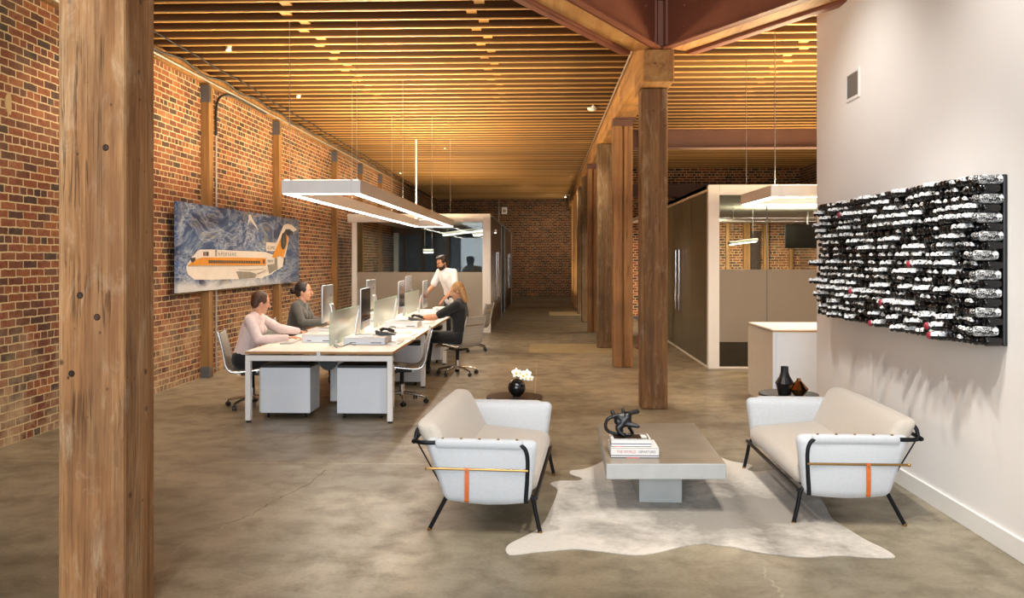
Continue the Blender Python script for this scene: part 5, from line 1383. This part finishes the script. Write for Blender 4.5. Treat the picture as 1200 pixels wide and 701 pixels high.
# ------------------------------------------------------------------ light
UPW = 300
W = bpy.data.worlds.new('World'); bpy.context.scene.world = W; W.use_nodes = True
bg = W.node_tree.nodes['Background']; bg.inputs[0].default_value = (.75, .86, 1, 1); bg.inputs[1].default_value = .6
# daylight from the windows behind the camera
area('window_daylight', (-1.0, -5.6, 2.6), (0, 6, .9), 620, 6.5, 3.6, (.82, .91, 1))
WARM = (1, .84, .64); NEU = (1, .95, .88)
# lounge and art spotlights
for x, y, tx, ty, tz, pw, sz in ((.9, 3.6, .9, 6.2, 0, 260, 75), (-1.0, 4.6, -.3, 6.0, .3, 200, 70), (1.2, 4.4, 1.9, 6.1, .4, 170, 65)):
    spot(None, (x, y, 4.2), (tx, ty, tz), pw, sz, .7, NEU, .08)
for y in (2.6, 4.6, 6.8): spot(None, (1.25, y, 4.25), (2.67, y + .3, 1.7), 95, 100, 1.0, (1, .95, .89), .06)
# spots along the brick wall
for y in (5.5, 8.2, 10.9, 13.8, 17.0, 20.0): spot(None, (-3.6, y, 4.25), (-4.83, y + .5, 1.0), 120, 110, 1.0, WARM, .06)
spot(None, (-1.4, .4, 4.0), (-2.2, 4.2, 1.8), 170, 70, .8, NEU, .1)  # unseen spot added to brighten the near post
# spots along the girder, washing the joists and the corridor
for x, y in ((.75, 11.2), (.75, 15.4), (.75, 20.5), (.75, 26)): spot(None, (x, y, 4.1), (.2, y + .4, 0), 150, 110, .8, WARM, .08)
for x, y in ((3.6, 10.8), (3.8, 14.8), (5.6, 18)): spot(None, (x, y, 4.1), (x, y + .2, 0), 140, 120, .8, WARM, .08)
# offices
area('office_ceiling_light', (5, 21.7, 2.66), (5, 21.7, 0), 480, 3, 2.6, (1, .85, .66))
area('meeting_ceiling_light', (-3, 23, 2.6), (-3, 23, 0), 45, 2.4, 3, (1, .88, .72))
area('office_uplight', (5.0, 17.2, 2.2), (5.0, 17.2, 5), 60, 1.6, .3, (1, .88, .7))
spot(None, (4.6, 22.6, 2.6), (5.2, 25.2, 1.7), 260, 120, .9, WARM, .1)
# uplight thrown on the joists by the hanging pendants
for x in (px0 + .055, px1 - .055): area('pendant_uplight', (x, (py0 + py1) / 2, pz1 + .03), (x, (py0 + py1) / 2, 5), UPW, .08, 9.5, (1, .78, .48))
for y in (qy0 + .055, qy1 - .055): area('pendant_uplight', (3.92, y, qz1 + .03), (3.92, y, 5), UPW * .5, 2.4, .08, (1, .78, .48))
area('meeting_roof_fill', (-2.8, 24, Zl + .06), (-2.8, 24, 5), UPW * .7, 2.6, 7, (1, .78, .5))  # added unseen roof and corridor lamps brighten the ceiling
area('office_roof_fill', (5, 16.5, Zo + .06), (5, 16.5, 5), UPW * .7, 4, 5, (1, .78, .5))
area('corridor_fill', (2.0, 30, .4), (2.0, 30, 5), UPW * .8, 1.2, 8, (1, .78, .5))
for x, y in ((-.6, 30), (.4, 34)): spot(None, (x, y, 4.2), (x, y + 3, 1.2), 200, 110, .9, WARM, .1)

cam = bpy.data.cameras.new('camera'); cam.sensor_width = 36; cam.lens = 30; cam.sensor_fit = 'HORIZONTAL'
cam.shift_y = -47.5 / 1200
co = bpy.data.objects.new('camera', cam); C.objects.link(co); co.location = (0, 0, H); co.rotation_euler = (PI/2, 0, YAW)
sc_ = bpy.context.scene; sc_.camera = co
sc_.view_settings.view_transform = 'Standard'; sc_.view_settings.look = 'None'; sc_.view_settings.exposure = 0.5
sc_.cycles.use_denoising = True
sc_.cycles.max_bounces = 8; sc_.cycles.transparent_max_bounces = 16; sc_.cycles.caustics_reflective = False; sc_.cycles.caustics_refractive = False
sc_.cycles.sample_clamp_indirect = 8
